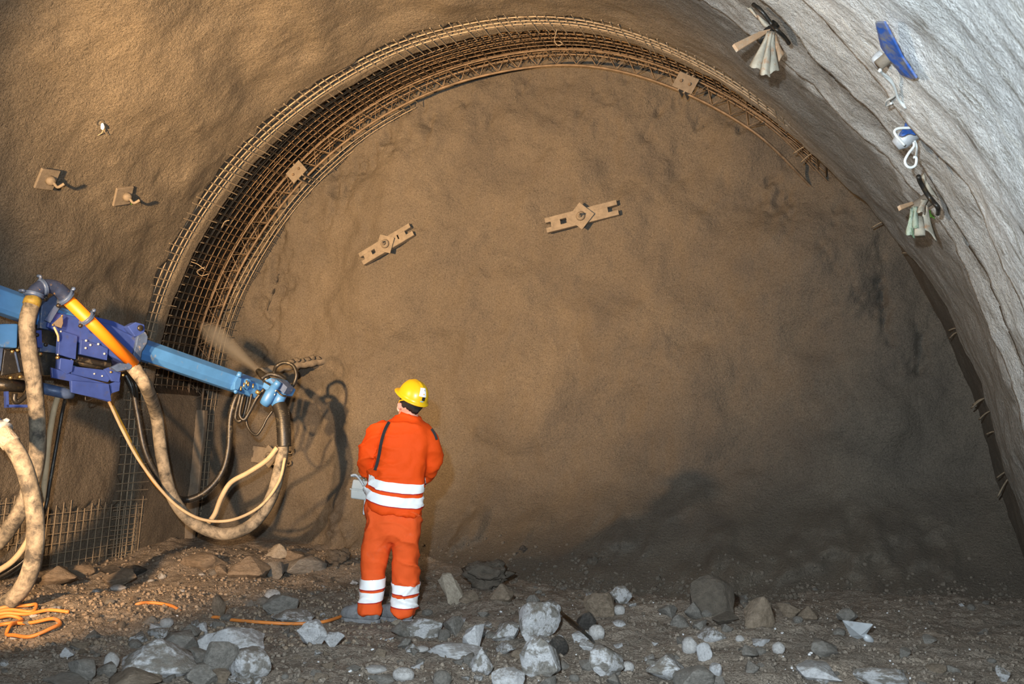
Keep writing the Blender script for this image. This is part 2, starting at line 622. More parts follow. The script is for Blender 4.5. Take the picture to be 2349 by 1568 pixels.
def on_lining(x, y, dr=0.0):
    lo, hi = 0.3, 14.0
    for _ in range(60):
        m = (lo + hi) / 2
        p = at_y(x, y, m)
        dx, dz = p[0] - PC[0], p[2] - PC[1]
        if math.hypot(dx, dz) > prof(math.atan2(dx, dz)) + dr:
            hi = m
        else:
            lo = m
    p = at_y(x, y, lo)
    return p, math.atan2(p[0] - PC[0], p[2] - PC[1])


def lin_frame(phi):
    """tangent along the arc, tunnel axis, inward normal"""
    e = 1e-3
    a, b = lin_pt(phi - e, 0.0), lin_pt(phi + e, 0.0)
    t = (b - a) / np.linalg.norm(b - a)
    ax = np.array([0, 1.0, 0])
    n = np.cross(t, ax)
    c = np.array([PC[0], 0, PC[1]]) - lin_pt(phi, 0.0)
    if n @ c < 0:
        n = -n
    return t, ax, n


# exposed windows in the lower left lining: (Y0, Y1, z0, z1)
_pa, _ = on_lining(112, 1150)
_pb, _ = on_lining(322, 1255)
WIN_A = (_pa[1], Y_EDGE - 0.04, 0.05, 0.66)
_pc, _ = on_lining(-30, 1150)
_pd, _ = on_lining(66, 1150)
WIN_B = (_pc[1], _pd[1], 0.30, 0.80)


def saw(Y, a, b, h):
    t = (Y - a) / np.maximum(b - a, 1e-3)
    return np.where((t >= 0) & (t < 1), h * (1 - t), 0.0)


def lining_offset(phi, Y, P):
    """radial offset (outwards positive) of the shotcrete skin"""
    wr = sstep(-0.25, 0.35, phi)
    sh = sstep(0.5, 1.5, phi)
    nz = vnoise(P, 1.6, 5) * 0.07 + vnoise(P, 7.0, 6) * 0.025
    s1, s2, s3 = 5.72 + 0.75 * sh + nz, 6.42 + 0.80 * sh - nz, 7.40 + 0.42 * sh + nz * 0.6
    off = wr * (saw(Y, s1, s2, 0.13) + saw(Y, s2, s3, 0.17) + saw(Y, s3, s3 + 1.0, 0.06))
    lump = (1.0 + 0.7 * (phi < 0.2)) * fbm(P * np.array([1.0, 0.55, 1.0]) + 0.35 * P[..., [2, 0, 1]], 0.9, 3, 11)
    calm = 1 - 0.85 * sstep(8.55, 8.95, Y) * (phi < 0.9)
    calm = calm * (1 - 0.8 * (1 - sstep(0.8, 1.3, P[..., 2])) * (phi < 0))
    off = off + calm * 0.055 * lump + (0.4 + 0.6 * calm) * 0.016 * fbm(P, 3.2, 3, 21) + 0.006 * fbm(P, 11.0, 2, 31)
    # bare strip of mesh next to the lining edge
    en = vnoise(P, 6.0, 41) * 0.05 + vnoise(P, 19.0, 42) * 0.02
    strip = sstep(9.00, 9.04, Y + en) * (1 - sstep(9.25, 9.27, Y + en * 0.3)) * sstep(-1.86, -1.80, phi) * (1 - sstep(0.42, 0.8, phi + en * 3))
    off = off + 0.05 * strip
    z = P[..., 2]
    for (y0, y1, z0, z1), d in ((WIN_A, 0.055), (WIN_B, 0.06)):
        w = sstep(y0 - 0.02, y0 + 0.04, Y + en * 1.6) * (1 - sstep(y1 - 0.05, y1, Y + en)) * sstep(z0, z0 + 0.05, z + en) * (1 - sstep(z1 - 0.03, z1, z + en * 1.4)) * (phi < 0)
        off = off + d * w
    # how dry and pale the concrete is: older rounds towards the tunnel mouth; browner bands and a painted ridge highlight between
    side = sstep(0.15, 0.75, phi + 0.12 * vnoise(P, 1.3, 91))
    e2 = 0.10 * vnoise(P, 9.0, 92)
    age_and_light = 1.0 - sstep(s2 - 0.06, s2 + 0.02, Y + e2 * 0.5)
    age_and_light = age_and_light * (0.62 + 0.38 * (1 - sstep(s1 - 0.05, s1 + 0.05, Y + e2)))
    age_and_light = np.maximum(age_and_light, 0.58 * sstep(s3 - 0.42, s3 - 0.15, Y + e2) * (1 - sstep(s3 + 0.1, s3 + 0.45, Y + e2 * 2)))  # paler band along the ridge, its highlight put into the colour
    age_and_light = np.maximum(age_and_light, 0.16)  # paler floor paints in daylight and flash falling on the brown
    return off, np.clip(age_and_light * side, 0, 1)


def build_lining():
    ys = np.concatenate([np.linspace(portal_y, 3.2, 18)[:-1], np.linspace(3.2, 8.7, 190)[:-1], np.linspace(8.7, Y_EDGE, 44)])
    ph = np.linspace(PHI0, PHI1, 420)
    G, Yg = np.meshgrid(ph, ys, indexing='ij')
    P = lin_pt(G, Yg)
    off, age_and_light = lining_offset(G, Yg, P)
    P = lin_pt(G, Yg, off)
    age_and_light = np.concatenate([age_and_light, age_and_light[:, -1:]], 1)
    # thickness: rim at the front edge and an outer skin
    rim = lin_pt(ph, Y_EDGE, 0.42)[:, None, :]
    P = np.concatenate([P, rim], 1)
    n1, n2 = P.shape[:2]
    cuts = [('wall_left', 0, 140), ('ceiling', 140, 262), ('wall_right', 262, n1 - 1)]
    for nm, a, b in cuts:
        S = P[a:b + 1]
        m1 = S.shape[0]
        idx = np.arange(m1 * n2).reshape(m1, n2)
        q = np.stack([idx[:-1, :-1], idx[1:, :-1], idx[1:, 1:], idx[:-1, 1:]], -1).reshape(-1, 4)
        me = mesh_np(nm, S.reshape(-1, 3), q)
        me.attributes.new('age_and_light', 'FLOAT', 'POINT').data.foreach_set('value', age_and_light[a:b + 1].ravel().astype(np.float32))
        o = link(nm, me, M['lining'])
        tag(o, {'wall_left': 'brown sprayed concrete wall of the tunnel behind the blue boom',
                'ceiling': 'curved brown sprayed concrete vault above the working face',
                'wall_right': 'pale sprayed concrete wall of the tunnel with stepped ridges'}[nm], 'tunnel wall', kind='structure')


build_lining()


def overbreak(phi):
    return 0.08 * sstep(0.5, 0.9, phi) + 0.28 * sstep(-1.42, -1.28, phi) * (1 - sstep(0.75, 1.2, phi))


def build_ring():
    ph = np.linspace(PHI0, PHI1, 420)
    ys = np.linspace(Y_EDGE - 0.03, Y_FACE + 0.35, 46)
    G, Yg = np.meshgrid(ph, ys, indexing='ij')
    P = lin_pt(G, Yg)
    amp = 0.2 + 0.8 * sstep(-1.42, -1.25, G) * (1 - sstep(0.7, 1.0, G))
    P = lin_pt(G, Yg, overbreak(G) + amp * (0.06 * fbm(P, 3.0, 4, 51, 0.6) + 0.012 * fbm(P, 17, 2, 55)))
    n1, n2 = P.shape[:2]
    idx = np.arange(n1 * n2).reshape(n1, n2)
    q = np.stack([idx[:-1, :-1], idx[1:, :-1], idx[1:, 1:], idx[:-1, 1:]], -1).reshape(-1, 4)
    # lower left part has already been sprayed, the rest is bare rock
    cut = int(np.searchsorted(ph, -1.37))
    cut2 = int(np.searchsorted(ph, 0.95))
    for nm, a, b, m, lab in (('wall_sprayed_ring', 0, cut, M['face'], 'freshly sprayed strip of wall beside the lower girder leg'),
                             ('wall_coated_ring', cut2, n1 - 1, M['face'], 'sprayed strip of wall in the corner right of the face'),
                             ('wall_rock_ring', cut, cut2, M['rock_ring'], 'bare rock ring with painted recess shade behind the steel mesh at the face')):
        S = P[a:b + 1]
        m1 = S.shape[0]
        idx = np.arange(m1 * n2).reshape(m1, n2)
        q = np.stack([idx[:-1, :-1], idx[1:, :-1], idx[1:, 1:], idx[:-1, 1:]], -1).reshape(-1, 4)
        tag(link(nm, mesh_np(nm, S.reshape(-1, 3), q), m), lab, 'tunnel wall', kind='structure')


build_ring()


def face_y(X, Z):
    P = np.stack([X, np.zeros_like(X), Z], -1)
    wt = 0.35 + 1.25 * sstep(-6.0, -3.2, X)
    toe = wt * np.clip(1.0 - (Z + 0.05) / 1.25, 0, 2.0) ** 2
    d = np.hypot(X - PC[0], Z - PC[1])
    edge = prof(np.arctan2(X - PC[0], Z - PC[1])) - d
    y = Y_FACE - toe - 0.17 * fbm(P, 0.62, 3, 61) - 0.045 * fbm(P, 2.0, 3, 62) - 0.012 * fbm(P, 7.5, 3, 63)
    # ragged broken patches under the crown and lumps near the foot
    rag = np.maximum(0, fbm(P * np.array([1.3, 1, 0.8]), 4.2, 4, 64, 0.65) - 0.25)
    y = y + 0.10 * rag * np.exp(-((edge - 0.25) / 0.28) ** 2) * (Z > 2.0)
    y = y - 0.22 * np.maximum(0, fbm(P, 2.6, 4, 65, 0.55) - 0.15) * (1 - sstep(0.25, 0.85, Z))
    return y


def on_face(x, y):
    Y = Y_FACE
    for _ in range(8):
        p = at_y(x, y, Y)
        Y = 0.5 * Y + 0.5 * float(face_y(np.array([p[0]]), np.array([p[2]]))[0])
    return at_y(x, y, Y)


def build_face():
    xs = np.linspace(-8.25, 2.0, 400)
    zs = np.linspace(-0.75, 6.1, 270)
    X, Z = np.meshgrid(xs, zs, indexing='ij')
    P = np.stack([X, face_y(X, Z), Z], -1)
    n1, n2 = X.shape
    idx = np.arange(n1 * n2).reshape(n1, n2)
    q = np.stack([idx[:-1, :-1], idx[1:, :-1], idx[1:, 1:], idx[:-1, 1:]], -1).reshape(-1, 4)
    o = link('wall_back', mesh_np('wall_back', P.reshape(-1, 3), q), M['face'])
    return tag(o, 'brown sprayed concrete working face closing the tunnel', 'tunnel wall', kind='structure')


wall_back = build_face()

# ------------------------------------------------------------------ floor


def ground_h(X, Y):
    X = np.asarray(X, float)
    Y = np.asarray(Y, float)
    P = np.stack([X, Y, np.zeros_like(X)], -1)
    h = 0.16 * sstep(8.3, 10.2, Y) * (1 - sstep(-4.6, -3.2, X))
    h = h + 0.10 * np.exp(-((X + 1.3) / 1.3) ** 2 - ((Y - 7.6) / 0.8) ** 2)
    h = h + 0.06 * np.exp(-((X + 6.6) / 0.9) ** 2 - ((Y - 8.6) / 0.7) ** 2)
    rough = 0.055 * fbm(P, 0.9, 3, 71) + 0.022 * fbm(P, 4.0, 3, 72) + 0.010 * fbm(P, 14.0, 3, 73, 0.6)
    w = np.exp(-(((X + 3.35) / 0.5) ** 2 + ((Y - 7.15) / 0.38) ** 2) ** 2)
    return (h + rough) * (1 - w) + w * (-0.035 + 0.008 * fbm(P, 14.0, 3, 73, 0.6))


def on_ground(x, y, dz=0.0):
    """first hit of the pixel's ray with the floor"""
    d = ray(x, y)
    ts = np.linspace(3.0, 13.0, 900)
    Q = CAM[None, :] + d[None, :] * ts[:, None]
    g = Q[:, 2] - ground_h(Q[:, 0], Q[:, 1]) - dz
    k = np.argmax(g < 0) if (g < 0).any() else len(ts) - 1
    return Q[k]


def build_floor():
    vs, fs, n = [], [], 0
    for xs, ys in ((np.linspace(-8.3, 2.1, 470), np.linspace(4.0, 10.9, 315)), (np.linspace(-8.3, 2.1, 60), np.linspace(-9.0, 4.0, 60))):
        X, Y = np.meshgrid(xs, ys, indexing='ij')
        P = np.stack([X, Y, ground_h(X, Y)], -1)
        n1, n2 = X.shape
        idx = np.arange(n1 * n2).reshape(n1, n2) + n
        vs.append(P.reshape(-1, 3))
        fs.append(np.stack([idx[:-1, :-1], idx[1:, :-1], idx[1:, 1:], idx[:-1, 1:]], -1).reshape(-1, 4))
        n += n1 * n2
    o = link('floor', mesh_np('floor', np.concatenate(vs), np.concatenate(fs)), M['soil'])
    tag(o, 'uneven tunnel floor of dark gravelly soil', 'ground', kind='structure')


build_floor()
# ------------------------------------------------------------------ welded wire mesh
random.seed(4)
RNG = np.random.default_rng(4)
_wire_v, _wire_f = tube(np.array([[0, -0.5, 0], [0, 0.5, 0]]), 1.0, 6)


def unit_wire_mesh(name, mat):
    me = mesh_from(name, _wire_v, _wire_f, False)
    me.materials.append(mat)
    return me


def straight(parent, name, me, a, b, r):
    """shared unit wire stretched from a to b (world)"""
    a, b = np.asarray(a, float), np.asarray(b, float)
    d = Vector(b - a)
    L = d.length
    q = Vector((0, 1, 0)).rotation_difference(d.normalized())
    o = bpy.data.objects.new(name, me)
    COL.objects.link(o)
    o.parent = parent
    o.location = Vector((a + b) / 2) - world_loc(parent)
    o.rotation_mode = 'QUATERNION'
    o.rotation_quaternion = q
    o.scale = (r, L, r)
    return o


def arc_steps(p0, p1, step):
    """angles spaced evenly along the arc"""
    ph = np.linspace(p0, p1, 600)
    P = lin_pt(ph, 0.0)
    s = np.concatenate([[0], np.cumsum(np.linalg.norm(np.diff(P, axis=0), axis=1))])
    return np.interp(np.arange(0, s[-1], step), s, ph)


def arch_mesh(name, label, p0, p1, bars, wires, y0, y1, dr, rb, rw, mat, seed, step=0.1, sag=0.0):
    rng = np.random.default_rng(seed)
    mid = lin_pt(np.array([0.0]), (y0 + y1) / 2)[0]
    root = empty(name, (mid[0], mid[1], 0.0))
    for y in bars:
        a, b = p0 + rng.uniform(0, 0.05), p1 - rng.uniform(0, 0.05)
        ph = np.linspace(a, b, 110)
        w = np.array([[k * 0.11, y * 3.1, seed] for k in range(110)])
        P = lin_pt(ph, y + 0.012 * vnoise(w, 0.6, seed), dr + 0.014 * vnoise(w, 0.8, seed + 3) + sag * 0.02 * np.sin(ph * 9 + y * 5))
        obj('ring_wire', tube(P, rb, 6), mat, root)
    me = unit_wire_mesh('cross_wire', mat)
    if wires:
        for ph in arc_steps(p0, p1, step):
            ph += rng.uniform(-0.003, 0.003)
            e0, e1 = rng.uniform(-0.03, 0.01), rng.uniform(-0.015, 0.03)
            a = lin_pt(np.array([ph]), y0 + e0, dr - 0.006)[0]
            b = lin_pt(np.array([ph + rng.uniform(-0.004, 0.004)]), y1 + e1, dr - 0.006 + rng.uniform(-0.006, 0.012))[0]
            straight(root, 'cross_wire', me, a, b, rw)
    return tag(root, label, 'wire mesh', 'welded wire mesh around the face')


arch_mesh('steel_mesh', 'narrow arched strip of bare wire mesh along the finished lining edge', -1.84, 0.74,
          [9.06, 9.155, 9.23], True, 8.96, 9.47, 0.010, 0.008, 0.0068, M['wire'], 1)
arch_mesh('steel_mesh', 'wide arched wire mesh in the dark recess in front of the rock', -1.44, 0.80,
          [9.52, 9.60, 9.70, 9.80, 9.90, 10.0, 10.1, 10.2, 10.3, 10.42], True, 9.47, 10.5, 0.13, 0.0065, 0.0068, M['wire_rust'], 2)
arch_mesh('steel_mesh', 'overlapping second layer of wire mesh deeper in the recess', -1.42, 0.55,
          [9.56, 9.66, 9.75, 9.85, 9.95, 10.06, 10.5, 10.58], True, 9.5, 10.66, 0.18, 0.006, 0.006, M['wire_rust'], 3)
arch_mesh('steel_mesh', 'wire mesh strip between the lattice girder and the face', -2.02, -0.32,
          [10.38, 10.47, 10.55], True, 10.30, 10.66, -0.03, 0.006, 0.005, M['wire'], 5)


def wall_mesh(name, label, y0, y1, z0, z1, dr, seed, r=0.0045):
    """flat sheet on the lower left wall; wires along Y and wires along the arc"""
    rng = np.random.default_rng(seed)
    zs = np.arange(z0, z1, 0.1)
    root = empty(name, (-7.6, (y0 + y1) / 2, z0))
    me = unit_wire_mesh('horizontal_wire', M['wire'])
    ph_of = lambda z: float(np.interp(-z, -lin_pt(np.linspace(-2.0, -1.2, 200), 0.0)[:, 2], np.linspace(-2.0, -1.2, 200)[::1]) if False else np.interp(z, lin_pt(np.linspace(-2.0, -1.2, 200), 0.0)[:, 2], np.linspace(-2.0, -1.2, 200)))
    for z in zs:
        a = lin_pt(np.array([ph_of(z)]), y0 - rng.uniform(0, 0.07), dr)[0]
        b = lin_pt(np.array([ph_of(z + 0.02)]), y1 + rng.uniform(0, 0.05), dr)[0]
        straight(root, 'horizontal_wire', me, a, b, r)
    me2 = unit_wire_mesh('upright_wire', M['wire'])
    for y in np.arange(y0, y1, 0.1):
        a = lin_pt(np.array([ph_of(z0 - rng.uniform(0.02, 0.08))]), y, dr - 0.008)[0]
        b = lin_pt(np.array([ph_of(z1 + rng.uniform(-0.04, 0.06))]), y + 0.02, dr - 0.008)[0]
        straight(root, 'upright_wire', me2, a, b, r)
    return tag(root, label, 'wire mesh', 'welded wire mesh on the lower wall')


wall_mesh('wire_mesh_patch', 'square wire mesh laid bare low on the wall under the boom', WIN_A[0] - 0.02, Y_EDGE + 0.02, WIN_A[2] + 0.06, WIN_A[3] + 0.02, 0.0, 7)
wall_mesh('wire_mesh_patch', 'patch of wire mesh laid bare behind the thick hoses', WIN_B[0], WIN_B[1], WIN_B[2] + 0.04, WIN_B[3], 0.005, 8)

# ------------------------------------------------------------------ lattice girder
gird = empty('lattice_girder', (-3.25, Y_GIRD, 0.0))
tag(gird, 'arched rusty lattice girder with zigzag bars running around the face', 'girder')
_gp = np.linspace(-1.98, 0.86, 150)
CH = {'inner': (-0.035, 0.0), 'a': (0.115, -0.075), 'b': (0.115, 0.075)}
for key, rad in (('inner', 0.015), ('a', 0.010), ('b', 0.010)):
    dr, dy = CH[key]
    obj('chord', tube(lin_pt(_gp, Y_GIRD + dy + 0.5 * sstep(0.60, 0.86, _gp), dr), rad, 8), M['girder'], gird)
_st = arc_steps(-1.60, 0.66, 0.115)
for i in range(0, len(_st) - 2, 2):
    for key in ('a', 'b'):
        dr, dy = CH[key]
        pts = np.array([lin_pt(np.array([_st[i]]), Y_GIRD + dy, dr)[0], lin_pt(np.array([_st[i + 1] * 0.94 + _st[i] * 0.06]), Y_GIRD + dy * 0.15, -0.02)[0],
                        lin_pt(np.array([_st[i + 1] * 0.94 + _st[i + 2] * 0.06]), Y_GIRD + dy * 0.15, -0.02)[0], lin_pt(np.array([_st[i + 2]]), Y_GIRD + dy, dr)[0]])
        obj('zigzag_bar', tube(pts, 0.0052, 6), M['girder'], gird)


def girder_joint(px, py):
    p, ph = at_y(px, py, Y_GIRD), None
    ph = math.atan2(p[0] - PC[0], p[2] - PC[1])
    t, ax, n = lin_frame(ph)
    for k, s in enumerate((-0.035, 0.035)):
        c = lin_pt(np.array([ph]), Y_GIRD - 0.01, 0.035)[0] + t * s
        pl = obj('joint_plate', frustum_box(c, t, ax, n, 0.008, 0.115, 0.105), M['plate'], gird, False)
        for sy in (-0.06, 0.06):
            obj('bolt', bolt_head(c + ax * sy - n * 0.0 - t * (0.008 if k == 0 else -0.008), -t if k == 0 else t, 0.017, 0.028), M['plate'], pl, False)
    c = lin_pt(np.array([ph]), Y_GIRD - 0.12, 0.035)[0]
    pl = obj('joint_plate', frustum_box(c, t, ax, n, 0.115, 0.006, 0.085), M['plate'], gird, False)
    for s in (-0.05, 0.05):
        obj('bolt', bolt_head(c + t * s - ax * 0.006, -ax, 0.018, 0.02), M['girder'], pl, False)


girder_joint(706, 418)
girder_joint(1582, 186)
# concrete-caked lower leg of the girder
_lp = np.linspace(-1.98, -1.40, 26)
_nz = np.array([[k * 0.4, 0, 0] for k in range(26)])
_rings = []
for k, ph in enumerate(_lp):
    t, ax, n = lin_frame(ph)
    c = lin_pt(np.array([ph]), Y_GIRD - 0.02, -0.06)[0]
    w = 0.035 + 0.010 * float(vnoise(_nz[k], 1.0, 9))
    h = 0.065 + 0.012 * float(vnoise(_nz[k], 1.3, 12))
    _rings.append([c + ax * sx * w + n * sn * h for sx, sn in ((-1, -1), (1, -1), (1, 1), (-1, 1))])
_leg = obj('leg', loft(_rings), M['plate'], gird, False)
bevel(_leg, 0.012, 2)

# ------------------------------------------------------------------ bent wire ends sticking out of the shotcrete on the right
for k, (x0, y0, x1, y1) in enumerate([(1862, 330, 1820, 352), (1870, 348, 1838, 372), (1947, 402, 1922, 408), (2042, 492, 2006, 490), (2046, 502, 2000, 522), (2090, 585, 2070, 580),
                                      (2202, 754, 2176, 758), (2200, 760, 2178, 776), (2262, 912, 2232, 928), (2264, 910, 2228, 936), (2276, 940, 2246, 962), (2292, 990, 2262, 996),
                                      (2320, 1078, 2286, 1096), (2318, 1090, 2288, 1140), (2340, 1105, 2334, 1112)]):
    a, b = at_y(x0, y0, 9.75), at_y(x1, y1, 10.0)
    m = (a + b) / 2 + np.array([0, 0, 0.012])
    o = obj('wire_end', tube(catmull([a + (a - b) * 0.4, a, m, b], 4), 0.007, 6), M['wire'])
    tag(o, 'short bent wire end jutting from the right lining edge over the face', 'wire', 'wire ends along the right lining edge')

# small tie wires on the left mesh
for k, pts in enumerate([[(438, 600), (452, 605), (462, 612), (470, 618)], [(478, 628), (462, 632), (452, 622), (470, 612)], [(640, 292), (652, 280), (660, 268)],
                         [(930, 118), (945, 112), (955, 110)], [(1278, 66), (1272, 92), (1280, 104), (1290, 100), (1282, 94)], [(508, 522), (516, 508), (526, 505)]]):
    o = obj('tie_wire', tube(catmull([at_y(x, y, 9.30) for x, y in pts], 6), 0.0045, 5), M['wire'])
    tag(o, ['loose tie wire curling off the mesh halfway up its left flank', 'tie wire loop beside the curling tie wire on the left mesh', 'tie wire twist on the mesh above the joint plate',
            'tie wire twist on the mesh left of the crown', 'thin tie wire loop dangling at the crown of the mesh', 'short tie wire on the left mesh strip below the anchors'][k], 'wire')

# ------------------------------------------------------------------ anchors with rails on the working face


def face_basis(px, py, ang):
    """frame on the face: along (tilted by ang in the face plane), across, outward (towards the tunnel)"""
    p = on_face(px, py)
    n = np.array([0.0, -1.0, 0.0])
    a = np.array([math.cos(ang), 0.0, math.sin(ang)])
    b = np.array([-math.sin(ang), 0.0, math.cos(ang)])
    return p, a, b, n


def u_rail(c, a, b, n, L, w, h, th):
    """channel rail lying with two flanges: section in (b, n)"""
    vf = []
    vf.append(frustum_box(c + n * h, a, b, n, L / 2, w / 2, th / 2))
    return vf


def rail_anchor(name, label, px, py, ang, L, gap, plate_s, plate_rot, hooks, parts_tilt=0.0):
    p, a, b, n = face_basis(px, py, ang)
    p = p + n * 0.03
    root = empty(name, p)
    tag(root, label, 'anchor', 'rail anchors on the working face')
    for s in (-1, 1):
        c = p + b * s * gap / 2
        # channel: web against the plate, two thin flanges
        v = join(frustum_box(c + n * 0.055, a, b, n, L / 2, 0.026, 0.006), frustum_box(c + b * 0.022 + n * 0.025, a, b, n, L / 2, 0.006, 0.030),
                 frustum_box(c - b * 0.022 + n * 0.025, a, b, n, L / 2, 0.006, 0.030))
        obj('rail', v, M['plate'], root, False)
        if hooks:
            e = c + a * (L / 2 + 0.01) + n * 0.05
            obj('rail_hook', tube(catmull([e - a * 0.05, e + a * 0.02, e + a * 0.035 + b * 0.03, e + a * 0.02 + b * 0.055], 5), 0.008, 6), M['plate'], root)
    for s in (-0.36, -0.14, 0.17, 0.30):
        obj('spacer', frustum_box(p + a * s * L + n * 0.052, a, b, n, 0.055, gap / 2, 0.005), M['plate'], root, False)
    pa = a * math.cos(plate_rot) + b * math.sin(plate_rot)
    pb = -a * math.sin(plate_rot) + b * math.cos(plate_rot)
    pl = obj('plate', frustum_box(p + n * 0.075, pa, pb, n, plate_s / 2, plate_s / 2, 0.008), M['plate'], root, False)
    dome = loft([[p + n * (0.083 + hh) + r * (math.cos(t) * a + math.sin(t) * b) for t in np.linspace(0, 2 * math.pi, 15)[:-1]] for hh, r in ((0, 0.055), (0.015, 0.05), (0.028, 0.034))])
    obj('washer', dome, M['plate'], pl)
    obj('nut', bolt_head(p + n * 0.11, n, 0.026, 0.035), M['plate'], pl, False)
    obj('bolt_end', tube(np.array([p + n * 0.12, p + n * 0.20 + a * 0.01]), 0.013, 8), M['plate'], pl)
    return root


rail_anchor('rail_anchor', 'tilted twin-rail anchor on the upper left of the face', 893, 563, math.radians(26), 0.72, 0.105, 0.19, math.radians(48), False)
rail_anchor('rail_anchor', 'nearly level twin-rail anchor at the upper middle of the face', 1338, 500, math.radians(10), 0.84, 0.115, 0.22, math.radians(40), False)
rail_anchor('rail_anchor', 'twin-rail anchor partly hidden behind the spray hose', 628, 1046, math.radians(-7), 0.50, 0.14, 0.20, math.radians(55), True)


def plate_anchor(name, label, px, py, size, rot, dent):
    p, ph = on_lining(px, py)
    t, ax, n = lin_frame(ph)
    # pixel up direction on the wall
    a = ax * math.cos(rot) - t * math.sin(rot)
    b = ax * math.sin(rot) + t * math.cos(rot)
    p = p + n * 0.02
    root = empty(name, p)
    tag(root, label, 'anchor', 'plate anchors on the left wall')
    nn = n + 0.12 * ax
    nn /= np.linalg.norm(nn)
    pl = obj('plate', frustum_box(p + nn * 0.025, a, b, nn, size / 2, size / 2, 0.012), M['plate'], root, False)
    bevel(pl, 0.006, 2)
    c = p + nn * 0.035 + a * dent
    cap = loft([[c + nn * hh + r * (math.cos(q) * a + math.sin(q) * b) for q in np.linspace(0, 2 * math.pi, 17)[:-1]] for hh, r in ((0, 0.046), (0.025, 0.044), (0.045, 0.032), (0.055, 0.016))])
    obj('cap', cap, M['plate'], root)
    obj('bolt_end', tube(catmull([c + nn * 0.05, c + nn * 0.11 - t * 0.01, c + nn * 0.15 + t * 0.05], 5), 0.014, 8), M['plate'], root)
    return root, c, a, b, nn


plate_anchor('plate_anchor', 'square anchor plate with a rounded cap on the left wall', 100, 405, 0.20, math.radians(-9), 0.02)
_pr, _c, _a, _b, _n = plate_anchor('plate_anchor', 'half buried square anchor plate above crumbled shotcrete', 275, 444, 0.20, math.radians(-23), 0.03)
obj('green_tag', prism(np.array([_c + _n * 0.06, _c + _n * 0.06 + _a * 0.02, _c + _n * 0.07 - _b * 0.06 + _a * 0.012]), _n * 0.004), M['leaf'], _pr, False)

# small glowing lamp in a drilled hole of the left wall
p, ph = on_lining(230, 280)
t, ax, n = lin_frame(ph)
root = empty('small_lamp', p)
tag(root, 'tiny glowing lamp with two wires in a dark hole of the left wall', 'lamp')
hole = loft([[p + n * h + r * (math.cos(q) * ax + math.sin(q) * t) for q in np.linspace(0, 2 * math.pi, 17)[:-1]] for h, r in ((-0.06, 0.022), (0.006, 0.030), (0.012, 0.033), (-0.004, 0.040))], False)
obj('socket', hole, M['rock_dark'], root)
hb = [[p + n * 0.03 - t * 0.0 + (n * 0.5 - t * 0.35) * h + r * (math.cos(q) * ax + math.sin(q) * np.cross(ax, n)) for q in np.linspace(0, 2 * math.pi, 13)[:-1]] for h, r in ((0.0, 0.010), (0.03, 0.016), (0.055, 0.017), (0.075, 0.010))]
obj('bulb', loft(hb), M['bulb'], root)
for s in (-0.02, 0.03):
    q0 = on_lining(232, 288)[0] + n * 0.03
    obj('lead_wire', tube(catmull([q0, on_lining(232 + 300 * s * 0.5, 298)[0] + n * 0.04, on_lining(230 + 500 * s, 306)[0] + n * 0.03], 5), 0.004, 5), M['wire'], root)

# pipe stub that pokes out of the face beside the spray head
pa, pb = at_y(596, 852, 9.95), on_face(742, 826) + np.array([0, 0.05, 0])
root = empty('pipe_stub', pa)
tag(root, 'shotcrete-coated pipe stub poking out of the face beside the nozzle', 'pipe')
pts = catmull([pa, pa * 0.66 + pb * 0.34, pa * 0.33 + pb * 0.67, pb], 8)
rad = np.array([0.045 + 0.006 * math.sin(k * 2.1) + 0.004 * math.sin(k * 5.3) for k in range(len(pts))])
obj('pipe', tube(pts, rad, 14), M['plate'], root)
for k in range(7):
    c = pts[9 + k * 2] + np.array([0, -0.02, 0.035 + 0.01 * (k % 3)])
    v, f = tube(np.array([c - [0.05, 0, 0], c - [0.02, 0, 0.0], c + [0.02, 0, 0.01], c + [0.05, 0, 0]]), np.array([0.012, 0.034, 0.030, 0.010]), 7)
    obj('concrete_crumb', (v + 0.012 * vnoise(v, 30, k)[:, None], f), M['face'], root)

# narrow gash in the face, a dark sliver whose colour stands for the shade inside
root = None
pts = [(640, 628), (636, 640), (628, 665), (620, 690), (613, 712)]
P = [on_face(x, y) for x, y in pts]
w = [0.006, 0.014, 0.016, 0.012, 0.002]
L_, R_ = [], []
for q, ww in zip(P, w):
    L_.append(q + np.array([-ww, -0.012, 0]))
    R_.append(q + np.array([ww, -0.012, 0]))
o = obj('gash_shade_sliver', prism(np.array(L_ + R_[::-1]), np.array([0, 0.05, 0])), M['rock_dark'], wall_back, False)
# ------------------------------------------------------------------ spraying boom
B0, B1 = at_y(-60, 668, 6.45), at_y(602, 897, 9.25)
E1 = (B1 - B0) / np.linalg.norm(B1 - B0)
UP = np.array([0, 0, 1.0])
E2 = np.cross(E1, UP)
E2 /= np.linalg.norm(E2)          # towards the camera side (right)
if E2 @ (CAM - B0) < 0:
    E2 = -E2
E3 = np.cross(E2, E1)
if E3[2] < 0:
    E3 = -E3
boom = empty('spraying_boom', (B0[0], B0[1], 0.0))
tag(boom, 'blue concrete spraying boom with hoses reaching in along the left wall', 'machine')


def bp(x, y, off=0.0):
    """pixel on the upright plane of the boom, shifted by off towards the camera side"""
    return on_plane(x, y, B0 + E2 * off, E2)


def bplate(name, pix, off, th, mat, bev=0.006, parent=None):
    o = obj(name, prism([bp(x, y, off) for x, y in pix], -E2 * th), mat, parent or boom, False)
    fix_normals(o.data)
    if bev:
        bevel(o, bev, 2)
    return o


def bbolts(parent, pix, off, r=0.009, h=0.010, mat='grey_steel'):
    for x, y in pix:
        obj('bolt', bolt_head(bp(x, y, off), E2, r, h, 8), M[mat], parent)


